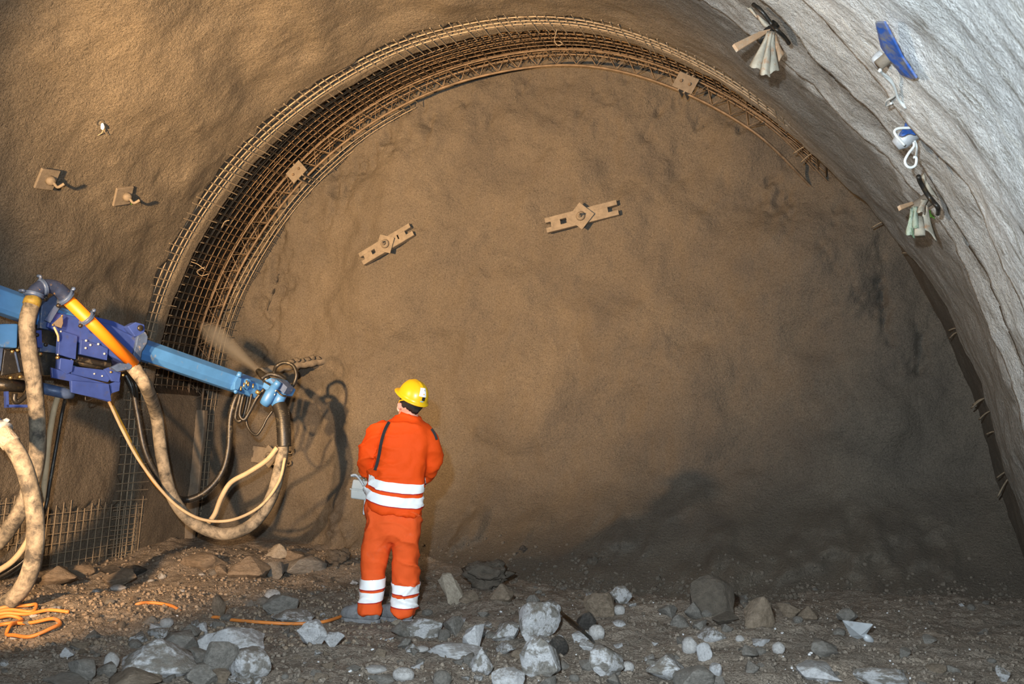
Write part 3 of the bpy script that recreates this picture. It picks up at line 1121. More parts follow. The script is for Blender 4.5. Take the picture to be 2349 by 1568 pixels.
# the long box-section arm with chamfered edges
def arm(name, a, b, w, h, ch, mat):
    rings = []
    for q in (a, b):
        rings.append([q + E2 * x + E3 * z for x, z in ((-w, -h + ch), (-w + ch, -h), (w - ch, -h), (w, -h + ch), (w, h - ch * 1.3), (w - ch * 1.3, h), (-w + ch * 1.3, h), (-w, h - ch * 1.3))])
    o = obj(name, loft(rings), mat, boom, False)
    bevel(o, 0.006, 2)
    return o


arm('telescopic_arm', B0 - E1 * 0.4, B0 + (B1 - B0) * 0.50, 0.10, 0.115, 0.035, M['boom_blue'])
arm('telescopic_arm', B0 + (B1 - B0) * 0.45, B1 - E1 * 0.05, 0.092, 0.105, 0.05, M['boom_blue'])
# threaded rod under the arm
obj('threaded_rod', tube(np.array([bp(340, 832, 0.02) + (bp(535, 885, 0.02) - bp(340, 832, 0.02)) * k / 60 for k in range(61)]),
                         np.array([0.010 + 0.003 * (k % 2) for k in range(61)]), 8), M['girder'], boom)

# dark blue carriage around the arm
car = bplate('carriage_housing', [(116, 712), (142, 718), (250, 742), (318, 776), (322, 800), (300, 838), (282, 830), (246, 812), (182, 786), (136, 760), (108, 750)], 0.17, 0.34, M['body_blue'], 0.012)
bplate('top_fairing', [(205, 722), (262, 736), (318, 762), (330, 778), (326, 786), (205, 738)], 0.10, 0.22, M['body_blue'], 0.01)
b1 = bplate('bracket_block', [(293, 748), (312, 738), (332, 744), (333, 756), (330, 770), (310, 772)], 0.19, 0.10, M['body_blue'], 0.008)
bbolts(b1, [(321, 752)], 0.19, 0.03, 0.02, 'dark_metal')
bplate('end_collar', [(316, 770), (334, 760), (340, 772), (338, 786), (326, 806), (322, 832), (314, 826), (306, 812), (312, 790)], 0.20, 0.40, M['steel_blue'], 0.008)
p2 = bplate('side_panel', [(137, 757), (178, 770), (174, 824), (133, 812)], 0.20, 0.05, M['body_blue'], 0.004)
bbolts(p2, [(139, 760), (132, 813), (163, 826)], 0.20)
p3 = bplate('side_panel', [(186, 778), (228, 790), (248, 800), (246, 826), (184, 812)], 0.19, 0.05, M['body_blue'], 0.004)
bbolts(p3, [(197, 781), (207, 791), (225, 789), (196, 798), (239, 811)], 0.19, 0.011, 0.012)
bplate('rear_bracket', [(96, 700), (106, 690), (138, 668), (142, 672), (120, 740), (110, 742), (112, 756), (92, 752)], 0.14, 0.06, M['steel_blue'], 0.004)
bplate('bracket_blade', [(126, 700), (137, 706), (116, 740), (102, 734)], 0.22, 0.02, M['steel_blue'], 0.003)
sg = bplate('signal_plate', [(144, 722), (145, 741), (141, 752), (119, 744)], 0.24, 0.012, M['plate'], 0.003)
bbolts(sg, [(142, 724), (121, 745)], 0.245, 0.010, 0.008, 'brass')
obj('cable', tube(catmull([bp(124, 750, 0.23), bp(128, 758, 0.24), bp(133, 770, 0.24), bp(134, 782, 0.22)], 6), 0.010, 6), M['hose_thin'], boom)
# dark core between the panels
bplate('dark_core', [(60, 740), (140, 752), (250, 800), (262, 850), (250, 862), (70, 860), (40, 800)], 0.07, 0.16, M['dark_metal'], 0.01)
obj('hydraulic_cylinder', tube(np.array([bp(170, 824, 0.12), bp(255, 846, 0.12)]), 0.045, 16), M['dark_metal'], boom)
obj('spring_hose', tube(np.array([bp(176, 822, 0.16) + (bp(252, 838, 0.16) - bp(176, 822, 0.16)) * k / 60 for k in range(61)]), np.array([0.026 + 0.005 * (k % 2) for k in range(61)]), 10), M['black'], boom)
obj('piston_rod', tube(np.array([bp(150, 836, 0.15), bp(258, 866, 0.15)]), 0.012, 10), M['boom_blue'], boom)
# lower guards
lg = bplate('lower_guard', [(160, 838), (172, 840), (256, 850), (262, 858), (248, 876), (164, 858)], 0.20, 0.05, M['body_blue'], 0.005)
bbolts(lg, [(216, 857), (234, 862)], 0.20)
bplate('lower_guard', [(118, 842), (160, 856), (248, 880), (256, 902), (250, 921), (164, 898), (162, 874), (120, 866)], 0.22, 0.03, M['body_blue'], 0.004)
bplate('guard_flap', [(164, 872), (250, 880), (256, 920), (164, 900)], 0.25, 0.02, M['body_blue'], 0.004)
bplate('guard_flap', [(252, 880), (277, 870), (274, 896), (256, 902)], 0.22, 0.03, M['body_blue'], 0.004)
ce = bplate('clamp_ear', [(240, 846), (250, 842), (278, 850), (274, 876), (258, 874)], 0.24, 0.03, M['body_blue'], 0.003)
bbolts(ce, [(254, 853), (282, 860)], 0.24, 0.012, 0.012, 'brass')
bplate('bearing_block', [(138, 820), (170, 826), (166, 852), (154, 858), (136, 846)], 0.23, 0.08, M['body_blue'], 0.006)
obj('grease_pipe', tube(catmull([bp(252, 844, 0.25), bp(275, 851, 0.25), bp(292, 846, 0.25), bp(308, 832, 0.25)], 6), 0.008, 6), M['girder'], boom)
# rear gearbox and motor at the left frame edge
gb = bplate('gear_cover', [(-20, 744), (14, 742), (42, 742), (40, 798), (6, 796), (-20, 780)], 0.30, 0.16, M['boom_blue'], 0.012)
bplate('gear_guard', [(-20, 796), (8, 798), (2, 850), (-20, 858)], 0.24, 0.05, M['steel_blue'], 0.004)
bplate('motor_shroud', [(10, 800), (46, 808), (58, 852), (2, 862)], 0.24, 0.14, M['black'], 0.008)
bplate('shroud_strip', [(33, 806), (37, 806), (47, 852), (44, 854)], 0.25, 0.012, M['steel_blue'], 0.002)
bplate('rear_mount', [(76, 758), (96, 756), (98, 798), (84, 796)], 0.16, 0.10, M['body_blue'], 0.006)
bbolts(boom, [(84, 768), (104, 790)], 0.17, 0.018, 0.02, 'dark_metal')
bplate('linkage', [(94, 784), (134, 796), (132, 810), (92, 806)], 0.12, 0.05, M['steel_blue'], 0.005)
obj('rear_cylinder', tube(np.array([bp(-20, 880, 0.14), bp(52, 886, 0.14)]), 0.055, 18), M['dark_metal'], boom)
obj('sleeve', tube(np.array([bp(96, 890, 0.12), bp(150, 902, 0.12), bp(166, 904, 0.12)]), np.array([0.050, 0.05, 0.045]), 16), M['steel_blue'], boom)
for a, b in (((14, 900), (15, 932)), ((15, 931), (68, 931))):
    obj('frame_bar', frustum_box((bp(*a, 0.18) + bp(*b, 0.18)) / 2, (bp(*b, 0.18) - bp(*a, 0.18)) / np.linalg.norm(bp(*b, 0.18) - bp(*a, 0.18)), E2,
                                 np.cross((bp(*b, 0.18) - bp(*a, 0.18)) / np.linalg.norm(bp(*b, 0.18) - bp(*a, 0.18)), E2), np.linalg.norm(bp(*b, 0.18) - bp(*a, 0.18)) / 2 + 0.01, 0.02, 0.012), M['body_blue'], boom, False)
obj('hydraulic_fitting', tube(catmull([bp(34, 902, 0.15), bp(33, 915, 0.15), bp(40, 922, 0.15), bp(56, 910, 0.15), bp(64, 898, 0.15)], 6), 0.022, 10), M['dark_metal'], boom)
for k, (x, y) in enumerate([(26, 806), (38, 803), (22, 866), (44, 864), (90, 812), (130, 820)]):
    obj('fitting', bolt_head(bp(x, y, 0.22), E2, 0.016, 0.03, 6), M['brass'], boom)
obj('hook', tube(catmull([bp(196, 908, 0.2), bp(197, 918, 0.2), bp(206, 917, 0.2), bp(216, 912, 0.2)], 5), 0.006, 6), M['dark_metal'], boom)

# concrete delivery line: elbow, orange pipe and clamps
OFF = 0.34
el = catmull([bp(76, 684, OFF), bp(82, 668, OFF), bp(100, 657, OFF), bp(124, 658, OFF), bp(142, 670, OFF), bp(152, 684, OFF)], 8)
obj('elbow_pipe', tube(el, 0.062, 18), M['navy'], boom)
pp0, pp1 = bp(152, 684, OFF), bp(308, 836, OFF - 0.05)
obj('delivery_pipe', tube(np.array([pp0, pp1]), 0.055, 20), M['orange_pipe'], boom)
d = (pp1 - pp0) / np.linalg.norm(pp1 - pp0)


def clamp(c, axis, r, name='clamp', mat='steel_blue', w=0.018):
    cl = obj(name, tube(np.array([c - axis * w, c - axis * w * 0.5, c, c + axis * w * 0.5, c + axis * w]), np.array([r, r * 1.12, r * 1.02, r * 1.12, r]), 18), M[mat], boom)
    s = np.cross(axis, E2)
    s /= np.linalg.norm(s)
    if s[2] < 0:
        s = -s
    obj('lever', tube(catmull([c + s * r, c + s * r * 1.35 + E2 * 0.02, c + s * r * 1.5 - E2 * 0.02], 5), 0.014, 8), M[mat], cl)
    obj('clasp', bolt_head(c - s * r * 1.05, -s, 0.018, 0.03), M['dark_metal'], cl)


clamp(pp0 - d * 0.01, d, 0.078)
clamp(pp0 + (pp1 - pp0) * 0.29, d, 0.072)
clamp(bp(78, 676, OFF), np.array((el[6] - el[0]) / np.linalg.norm(el[6] - el[0])), 0.078)
clamp(bp(98, 659, OFF), np.array((el[20] - el[12]) / np.linalg.norm(el[20] - el[12])), 0.07)
# angled clamp holding the lower pipe end
bplate('pipe_holder', [(256, 842), (276, 832), (292, 834), (306, 818), (314, 822), (300, 846), (270, 852)], 0.33, 0.05, M['steel_blue'], 0.004)


def hose(name, pts, r, mat, sides=14, n=10, parent=None, ribs=0.0):
    P = catmull(pts, n)
    R = np.full(len(P), r)
    if ribs:
        R = R + ribs * (np.arange(len(P)) % 2)
    return obj(name, tube(P, R, sides), M[mat], parent or boom)


# hose feeding the nozzle (big U-shaped loop)
obj('hose_collar', tube(np.array([bp(302, 838, 0.28), bp(322, 862, 0.27)]), 0.064, 18), M['hose'], boom)
H = lambda x, y, Y: at_y(x, y, Y)
hose('nozzle_hose', [bp(308, 846, 0.28), bp(334, 884, 0.26), H(358, 950, 8.35), H(372, 1050, 8.45), H(394, 1135, 8.55), H(440, 1195, 8.65), H(510, 1224, 8.75), H(575, 1204, 8.85), H(620, 1145, 8.95), H(642, 1070, 9.05), H(650, 1010, 9.08), H(648, 965, 9.1)], 0.062, 'hose')
# nozzle sleeve
hose('rubber_sleeve', [H(652, 1024, 9.08), H(651, 990, 9.08), H(648, 955, 9.1), H(640, 928, 9.12)], 0.070, 'black', 18, 16, None, 0.006)
# thin hoses hanging under the boom
hose('water_hose', [H(636, 1026, 9.0), H(612, 1055, 8.98), H(570, 1083, 8.95), H(530, 1106, 8.9), H(508, 1140, 8.85), H(492, 1180, 8.8), H(470, 1208, 8.75)], 0.026, 'hose_thin', 10)
hose('air_hose', [H(250, 920, 8.1), H(282, 988, 8.15), H(322, 1060, 8.25), H(380, 1135, 8.4), H(430, 1176, 8.5), H(480, 1194, 8.6), H(540, 1190, 8.7), H(600, 1158, 8.85), H(640, 1104, 8.95), H(654, 1050, 9.0)], 0.016, 'hose_thin', 8)
hose('yellow_hose', [H(252, 920, 8.15), H(285, 985, 8.2), H(318, 1050, 8.3), H(350, 1100, 8.4), H(385, 1140, 8.5)], 0.018, 'hose_yellow', 8)
hose('ribbed_hose', [H(288, 858, 8.2), H(305, 895, 8.25), H(316, 950, 8.3), H(332, 1030, 8.35), H(358, 1085, 8.45), H(390, 1130, 8.6), H(425, 1146, 8.8), H(470, 1128, 8.9), H(508, 1085, 9.0), H(524, 1030, 9.05), H(528, 960, 9.08), H(540, 915, 9.1), H(556, 890, 9.1)], 0.032, 'black', 10, 18, None, 0.0045)
hose('hydraulic_hose', [H(294, 858, 8.15), H(304, 880, 8.15), H(310, 910, 8.2)], 0.012, 'dark_metal', 8)
hose('hydraulic_hose', [H(300, 856, 8.15), H(312, 884, 8.15), H(316, 915, 8.2)], 0.012, 'dark_metal', 8)
# valve block and hose loops near the boom tip
vb = obj('valve_block', prism([bp(x, y, 0.13) for x, y in ((539, 876), (546, 862), (555, 868), (552, 885), (545, 898), (537, 893))], -E2 * 0.07), M['boom_blue'], boom, False)
bevel(vb, 0.006)
obj('valve_cap', tube(np.array([bp(547, 864, 0.14), bp(551, 854, 0.14)]), 0.026, 12), M['boom_blue'], vb)
obj('lug', tube(np.array([bp(540, 896, 0.13), bp(541, 899, 0.16)]), 0.02, 10), M['boom_blue'], vb)
v2 = obj('valve_block', prism([bp(x, y, 0.14) for x, y in ((568, 868), (574, 870), (578, 877), (568, 894), (560, 888))], -E2 * 0.06), M['boom_blue'], boom, False)
bevel(v2, 0.006)
for k, (x, y) in enumerate(((553, 886), (560, 878), (570, 876), (581, 880), (566, 872))):
    obj('brass_nipple', tube(np.array([bp(x, y, 0.17), bp(x - 1, y + 9, 0.18)]), 0.009, 8), M['brass'], v2)
hose('loop_hose', [H(556, 886, 9.08), H(548, 920, 9.06), H(540, 955, 9.06), H(548, 966, 9.06), H(558, 955, 9.08), H(566, 925, 9.1), H(572, 890, 9.1)], 0.020, 'black', 8)
hose('loop_hose', [H(564, 884, 9.02), H(556, 915, 9.0), H(550, 950, 9.0), H(560, 962, 9.02), H(572, 945, 9.05), H(588, 915, 9.1), H(606, 892, 9.12)], 0.020, 'black', 8)
hose('loop_hose', [H(580, 884, 9.06), H(574, 920, 9.06), H(565, 960, 9.06), H(572, 985, 9.06), H(588, 997, 9.06), H(602, 980, 9.08), H(612, 960, 9.1), H(625, 942, 9.12)], 0.014, 'black', 8)
hose('loop_hose', [H(600, 868, 9.15), H(618, 858, 9.2), H(640, 862, 9.25), H(655, 872, 9.3)], 0.022, 'black', 8)
hose('loop_hose', [H(628, 856, 9.25), H(634, 840, 9.3), H(652, 831, 9.32), H(672, 838, 9.34), H(680, 858, 9.34), H(676, 876, 9.33), H(668, 890, 9.3)], 0.020, 'black', 8)
hose('loop_hose', [H(646, 926, 9.15), H(656, 932, 9.14), H(662, 950, 9.12), H(662, 985, 9.1), H(656, 1024, 9.08)], 0.013, 'black', 8)

# nozzle head
nh = obj('nozzle_head', prism([H(x, y, 9.14) for x, y in ((601, 886), (606, 872), (620, 866), (640, 871), (654, 886), (660, 892), (652, 908), (636, 906), (612, 905))], np.array([0.03, 0.12, 0.0])), M['boom_blue'], boom, False)
fix_normals(nh.data)
bevel(nh, 0.01, 2)
obj('nozzle_hood', prism([H(x, y, 9.10) for x, y in ((620, 868), (642, 872), (659, 888), (655, 896), (650, 903), (626, 876))], np.array([0.02, 0.10, 0.0])), M['steel_blue'], nh, False)
mt = np.array([H(632, 884, 9.06), H(624, 898, 9.05), H(622, 900, 9.05), H(612, 918, 9.04), H(606, 927, 9.04)])
obj('swing_motor', tube(mt, np.array([0.046, 0.048, 0.060, 0.060, 0.052]), 18), M['boom_blue'], boom)
obj('motor_cap', tube(np.array([H(640, 874, 9.06), H(632, 886, 9.05)]), np.array([0.036, 0.042]), 14), M['boom_blue'], boom)
for k in range(8):
    an = k / 8 * 2 * math.pi
    c = mt[1] + 0.055 * (math.cos(an) * UP + math.sin(an) * E2)
    obj('flange_bolt', bolt_head(c, mt[1] - mt[3], 0.007, 0.018), M['grey_steel'], boom)
obj('nozzle_pipe', tube(np.array([H(648, 900, 9.12), H(640, 918, 9.12), H(630, 930, 9.12)]), np.array([0.055, 0.06, 0.056]), 16), M['boom_blue'], boom)
obj('nozzle_flange', tube(catmull([H(606, 874, 9.06), H(628, 888, 9.05), H(645, 905, 9.05), H(656, 908, 9.08)], 5), 0.010, 8), M['dark_metal'], boom)
obj('spray_nozzle', tube(np.array([H(614, 872, 9.2), H(600, 858, 9.3), H(592, 850, 9.34)]), np.array([0.045, 0.040, 0.030]), 14), M['dark_metal'], boom)
obj('hose_end', tube(np.array([H(594, 896, 9.06), H(590, 902, 9.06)]), 0.028, 12), M['brass'], boom)

# spray jet of wet concrete drifting from the nozzle to the left wall
jt = catmull([H(594, 852, 9.34), H(545, 812, 9.42), H(500, 775, 9.5), H(460, 742, 9.58)], 6)
_t = NT('spray_mist_volume')
_v = _t.n('ShaderNodeVolumeScatter')
_v.inputs['Color'].default_value = (0.95, 0.88, 0.78, 1)
_v.inputs['Anisotropy'].default_value = 0.2
_v.inputs['Density'].default_value = 1.8
_t.t.links.new(_v.outputs[0], _t.out.inputs['Volume'])
for lk in list(_t.out.inputs['Surface'].links):
    _t.t.links.remove(lk)
jet = empty('spray_mist', jt[0])
tag(jet, 'faint jet of spray drifting from the nozzle towards the mesh', 'spray', kind='stuff')
for k in range(5):
    f = (1.0, 0.8, 0.6, 0.42, 0.25)[k]
    jr = (0.035 + np.linspace(0.0, 0.13, len(jt))) * f
    obj('mist', tube(jt[:len(jt) - (5 - k) + 1], jr[:len(jt) - (5 - k) + 1], 20), _t.m, jet)

# ------------------------------------------------------------------ big delivery hoses at the left edge
tp = bp(73, 700, OFF)
ha = empty('delivery_hose', on_ground(-10, 1300))
tag(ha, 'long dusty concrete hose hanging from the elbow on the boom', 'hose')
ring = tube(np.array([bp(79, 682, OFF), bp(74, 692, OFF), bp(71, 700, OFF)]), np.array([0.066, 0.072, 0.070]), 18)
obj('end_ring', ring, M['yellow_ring'], ha)
HA = [bp(73, 696, OFF), bp(62, 740, OFF + 0.02), bp(66, 800, OFF + 0.04), bp(78, 880, OFF + 0.06), H(86, 980, 6.75), H(82, 1060, 6.75), H(60, 1140, 6.72), H(22, 1210, 6.7), H(-25, 1258, 6.65), H(-120, 1300, 6.6)]
P = catmull(HA, 10)
obj('hose', tube(P, 0.066, 18), M['hose'], ha)
_seam = [q + (CAM - q) / np.linalg.norm(CAM - q) * 0.060 for q in P[2:34]]
obj('seam_ridge', tube(np.array(_seam), 0.009, 6), M['hose'], ha)

hb_ = empty('delivery_hose', on_ground(0, 1390))
tag(hb_, 'thick dark-streaked hose with a pale collar curving down to the floor', 'hose')
HB = [H(-6, 988, 6.1), H(22, 1012, 6.12), H(54, 1068, 6.15), H(76, 1150, 6.2), H(82, 1230, 6.2), H(72, 1300, 6.2), H(48, 1352, 6.2), H(10, 1385, 6.2), H(-60, 1398, 6.2)]
obj('hose', tube(catmull(HB, 10), 0.066, 18), M['hose'], hb_)
cv = catmull([H(-22, 972, 6.1), H(2, 990, 6.1), H(26, 1018, 6.12)], 6)
obj('collar', tube(cv, 0.074, 18), M['rock_beige'], hb_)
obj('coupling_ring', tube(np.array([H(-2, 985, 6.1), H(6, 992, 6.1)]), 0.090, 18), M['grey_steel'], hb_)
obj('coupling_lug', tube(np.array([H(4, 968, 6.1), H(16, 962, 6.1), H(20, 966, 6.1)]), 0.016, 8), M['grey_steel'], hb_)
obj('pipe_end', tube(np.array([H(-40, 950, 6.1), H(-4, 984, 6.1)]), 0.070, 16), M['steel_blue'], hb_)

hc = obj('water_hose', tube(catmull([bp(134, 905, 0.1), H(124, 940, 7.1), H(112, 1010, 7.05), H(104, 1090, 7.0), H(92, 1170, 6.95), H(66, 1235, 6.9), H(30, 1285, 6.85), H(-20, 1318, 6.8)], 10), 0.026, 10), M['hose_thin'])
tag(hc, 'slim yellowish beige hose hanging beside the thick hoses', 'hose')
hd = obj('black_hose', tube(catmull([bp(152, 905, 0.1), H(142, 950, 7.2), H(128, 1030, 7.15), H(114, 1110, 7.1), H(104, 1165, 7.05), H(70, 1265, 7.0), H(20, 1310, 6.9), H(-20, 1330, 6.85)], 10), 0.017, 8), M['black'])
tag(hd, 'thin black hose hanging next to the slim beige hose', 'hose')
# ------------------------------------------------------------------ the worker
from mathutils.bvhtree import BVHTree
FOOT = np.array([-3.39, 7.08, 0.0])
WN = np.array([-math.sin(YAW), math.cos(YAW), 0.0])     # away from the camera
WR = _r.copy()


def W(x, y, dep=0.0):
    return on_plane(x, y, FOOT, WN) + WN * dep


MPX = m_per_px(FOOT + np.array([0, 0, 1.0]))


def sec(x, y, hw, hd, dep=0.0, n=24, sq=2.4, tilt=(0, 0)):
    """horizontal super-elliptic section; hw in pixels, hd in metres; tilt = rise per metre along right / away"""
    c = W(x, y, dep)
    out = []
    for k in range(n):
        t = 2 * math.pi * k / n
        cx = math.copysign(abs(math.cos(t)) ** (2 / sq), math.cos(t)) * hw * MPX
        cy = math.copysign(abs(math.sin(t)) ** (2 / sq), math.sin(t)) * hd
        out.append(c + WR * cx + WN * cy + UP * (tilt[0] * cx + tilt[1] * cy))
    return out


def limb(pts, n_per=6, sides=14):
    """pts: (x, y, dep, radius)"""
    A = np.array([list(W(x, y, d)) + [r] for x, y, d, r in pts])
    C = catmull(A, n_per)
    return tube(C[:, :3], C[:, 3], sides)


def remesh(vf, voxel, smooth=4, fac=0.5):
    me = mesh_from('tmp', vf[0], vf[1], True)
    fix_normals(me)
    o = bpy.data.objects.new('tmp', me)
    COL.objects.link(o)
    m = o.modifiers.new('r', 'REMESH')
    m.mode = 'VOXEL'
    m.voxel_size = voxel
    if smooth:
        s = o.modifiers.new('s', 'SMOOTH')
        s.iterations = smooth
        s.factor = fac
    dg = bpy.context.evaluated_depsgraph_get()
    ev = o.evaluated_get(dg)
    m2 = ev.to_mesh()
    V = np.empty(len(m2.vertices) * 3, np.float32)
    m2.vertices.foreach_get('co', V)
    N = np.empty(len(m2.vertices) * 3, np.float32)
    m2.vertices.foreach_get('normal', N)
    Fc = [tuple(p.vertices) for p in m2.polygons]
    ev.to_mesh_clear()
    bpy.data.objects.remove(o, do_unlink=True)
    bpy.data.meshes.remove(me)
    return V.reshape(-1, 3).astype(float), N.reshape(-1, 3).astype(float), Fc


# --- body (one continuous surface, mostly under the clothes)
HC = W(943, 922, 0.0)
head_rings = []
for dz, a, b, sx, sd in ((-0.115, 0.045, 0.055, -0.02, 0.045), (-0.09, 0.062, 0.078, -0.012, 0.03), (-0.055, 0.072, 0.094, -0.006, 0.015), (-0.01, 0.077, 0.100, 0, 0.005), (0.04, 0.077, 0.100, 0.004, 0),
                         (0.08, 0.068, 0.088, 0.008, -0.005), (0.108, 0.045, 0.06, 0.01, -0.008), (0.118, 0.015, 0.02, 0.01, -0.008)):
    FR = WN * 0.74 - WR * 0.67
    SD = WN * 0.67 + WR * 0.74
    head_rings.append([HC + UP * dz + WR * sx + FR * sd + SD * a * math.cos(t) + FR * b * math.sin(t) for t in np.linspace(0, 2 * math.pi, 21)[:-1]])
body_parts = [loft(head_rings)]
body_parts.append(tube(np.array([W(941, 972, 0.0), W(942, 950, 0.0), W(942, 935, 0.01)]), np.array([0.066, 0.060, 0.058]), 16))
body_parts.append(loft([sec(942, 966, 20, 0.06), sec(934, 980, 46, 0.09), sec(926, 1010, 50, 0.11), sec(920, 1060, 44, 0.10), sec(912, 1110, 44, 0.10), sec(905, 1170, 50, 0.11), sec(905, 1215, 46, 0.10), sec(904, 1235, 34, 0.08)]))
body_parts.append(limb([(880, 1190, 0, 0.085), (866, 1250, 0.0, 0.075), (858, 1300, -0.01, 0.055), (853, 1350, -0.03, 0.05), (852, 1405, -0.07, 0.042)]))
body_parts.append(limb([(930, 1190, 0, 0.085), (932, 1260, 0.02, 0.075), (932, 1310, 0.0, 0.055), (929, 1360, -0.02, 0.05), (926, 1408, -0.045, 0.042)]))
ARM_L = [(882, 986, 0.0, 0.05), (856, 1025, 0.02, 0.046), (843, 1056, 0.06, 0.042), (846, 1085, 0.16, 0.038), (850, 1104, 0.26, 0.030), (852, 1110, 0.30, 0.030)]
ARM_R = [(980, 992, 0.0, 0.05), (988, 1030, 0.03, 0.046), (988, 1066, 0.07, 0.042), (972, 1088, 0.18, 0.038), (945, 1100, 0.28, 0.030), (932, 1104, 0.32, 0.030)]
body_parts += [limb(ARM_L), limb(ARM_R)]
for hx, sgn in ((852, 1), (930, -1)):
    hp = W(hx, 1112, 0.33)
    body_parts.append(loft([[hp + UP * (0.035 * math.cos(t)) * (1 - 0.25 * k) + WR * 0.018 * math.sin(t) + WN * (-0.045 + 0.03 * k) for t in np.linspace(0, 2 * math.pi, 13)[:-1]] for k in range(4)]))
    for fi in range(4):
        L = (0.045, 0.05, 0.047, 0.038)[fi]
        b0 = hp + WN * (0.035) + UP * (0.028 - 0.019 * fi)
        body_parts.append(tube(catmull([b0, b0 + WN * L * 0.8 + WR * 0.012 * sgn, b0 + WN * L * 1.05 + WR * 0.035 * sgn, b0 + WN * L * 0.75 + WR * 0.05 * sgn], 4), np.array([0.0095] * 9 + [0.009] * 3 + [0.008]), 8))
    b0 = hp + UP * 0.03 - WN * 0.015
    body_parts.append(tube(catmull([b0, b0 + UP * 0.02 + WN * 0.025 + WR * 0.012 * sgn, b0 + UP * 0.016 + WN * 0.055 + WR * 0.026 * sgn], 4), 0.0105, 8))
# ear and nose
ear_c = W(918.5, 931, -0.045)
body_parts.append(loft([[ear_c + SD * d * 0.0 - WR * (0.004 + d) + (UP * 0.034 * math.cos(t) + (WN * 0.5 + WR * 0.2) * 0.022 * math.sin(t)) * s for t in np.linspace(0, 2 * math.pi, 13)[:-1]] for d, s in ((-0.02, 0.6), (0.0, 1.0), (0.010, 0.95), (0.013, 0.6))]))
nose = HC + FR * 0.105 - UP * 0.02
body_parts.append(tube(np.array([HC + FR * 0.09 + UP * 0.02, nose + FR * 0.01, HC + FR * 0.08 - UP * 0.045]), np.array([0.010, 0.017, 0.012]), 10))
bv, bn, bf = remesh(join(*body_parts), 0.0075, 3)
person = obj('person', (bv, bf), M['skin'])
tag(person, 'person in orange high-visibility workwear and yellow helmet looking up at the face', 'person')

# --- jacket
jk = [loft([sec(945, 949, 21, 0.070, 0.0, tilt=(-0.25, 0.25)), sec(941, 962, 31, 0.095, 0.0, tilt=(-0.12, 0.1)), sec(934, 973, 49, 0.125), sec(930, 988, 57, 0.145, 0.0, sq=2.6), sec(927, 1012, 60, 0.155, sq=2.6),
            sec(922, 1050, 58, 0.155, sq=2.6), sec(914, 1095, 62, 0.155, sq=2.5, tilt=(-0.1, 0.1)), sec(908, 1135, 64, 0.16, sq=2.5, tilt=(-0.16, 0.16)), sec(905, 1166, 64, 0.165, sq=2.5, tilt=(-0.17, 0.2))])]
jk.append(limb([(893, 985, 0.0, 0.080), (868, 1003, 0.0, 0.086), (850, 1035, 0.03, 0.080), (843, 1058, 0.07, 0.072), (846, 1082, 0.15, 0.062), (852, 1102, 0.25, 0.052), (854, 1108, 0.28, 0.05)], 6, 16))
jk.append(limb([(966, 990, 0.0, 0.080), (982, 1008, 0.0, 0.080), (989, 1040, 0.04, 0.076), (986, 1070, 0.09, 0.068), (974, 1088, 0.18, 0.060), (950, 1102, 0.28, 0.052)], 6, 16))
jv, jn, jf = remesh(join(*jk), 0.0125, 5)


def wrinkle(V, N, seed, amp, specs):
    d = np.zeros(len(V))
    for k, (dirv, freq, wdt, a) in enumerate(specs):
        dv = np.array(dirv, float)
        dv /= np.linalg.norm(dv)
        s = V @ dv
        warp = fbm(V, 3.0, 2, seed + k)
        ridge = 1 - np.abs(np.sin(s * freq + 2.4 * warp + k))
        mask = np.clip(fbm(V, 2.6, 2, seed + 30 + k) * 1.2 + 0.1, 0, 1)
        d += a * (ridge ** 3) * mask
    d += 0.45 * fbm(V, 5.0, 3, seed + 60)
    return V + N * (d * amp)[:, None]


jv = wrinkle(jv, jn, 101, 0.042, [(UP * 1.0 + WR * 0.5, 26, 1, 1.0), (UP * 1.0 - WR * 0.7, 22, 1, 0.9), (UP + WN * 0.4, 34, 1, 0.5)])
jacket = obj('jacket', (jv, jf), M['jacket'], person)
# collar
cr = []
for k in range(5):
    r = (0.098, 0.090, 0.084, 0.078, 0.070)[k]
    y = (966, 960, 954, 949, 950)[k]
    cr.append([W(943, y, 0.0) + WR * r * 1.02 * math.cos(t) + WN * r * 0.95 * math.sin(t) + UP * (-0.30 * r * math.cos(t) + 0.10 * r * math.sin(t)) for t in np.linspace(0, 2 * math.pi, 31)[:-1]])
obj('collar', loft(cr, False), M['jacket'], jacket)

# --- trousers
tr = [loft([sec(906, 1150, 58, 0.13), sec(906, 1180, 62, 0.15, sq=2.5), sec(904, 1205, 63, 0.155, sq=2.5), sec(901, 1228, 60, 0.145, sq=2.5), sec(899, 1242, 52, 0.11)])]
tr.append(loft([sec(875, 1195, 33, 0.13), sec(871, 1230, 33, 0.13), sec(864, 1256, 33, 0.125), sec(859, 1280, 31.5, 0.115), sec(856, 1302, 28, 0.105), sec(854, 1330, 27, 0.10, -0.02), sec(852, 1372, 24.5, 0.095, -0.05), sec(850, 1392, 25, 0.10, -0.06), sec(851, 1404, 22, 0.092, -0.075)]))
tr.append(loft([sec(936, 1195, 32, 0.13), sec(934, 1230, 29, 0.13), sec(930, 1255, 26.5, 0.12), sec(931, 1282, 29, 0.12), sec(931, 1305, 29.5, 0.115), sec(930, 1338, 28, 0.105), sec(928, 1372, 26.5, 0.10, -0.03), sec(926, 1394, 25.5, 0.105, -0.04), sec(927, 1408, 21, 0.095, -0.045)]))
tv, tn, tf = remesh(join(*tr), 0.0115, 4)
tv = wrinkle(tv, tn, 202, 0.038, [(UP * 1.0 + WR * 0.9, 24, 1, 0.9), (UP * 0.8 - WR * 0.9, 20, 1, 0.9), (UP + WN * 0.8, 42, 1, 0.35)])
trousers = obj('trousers', (tv, tf), M['trousers'], person)


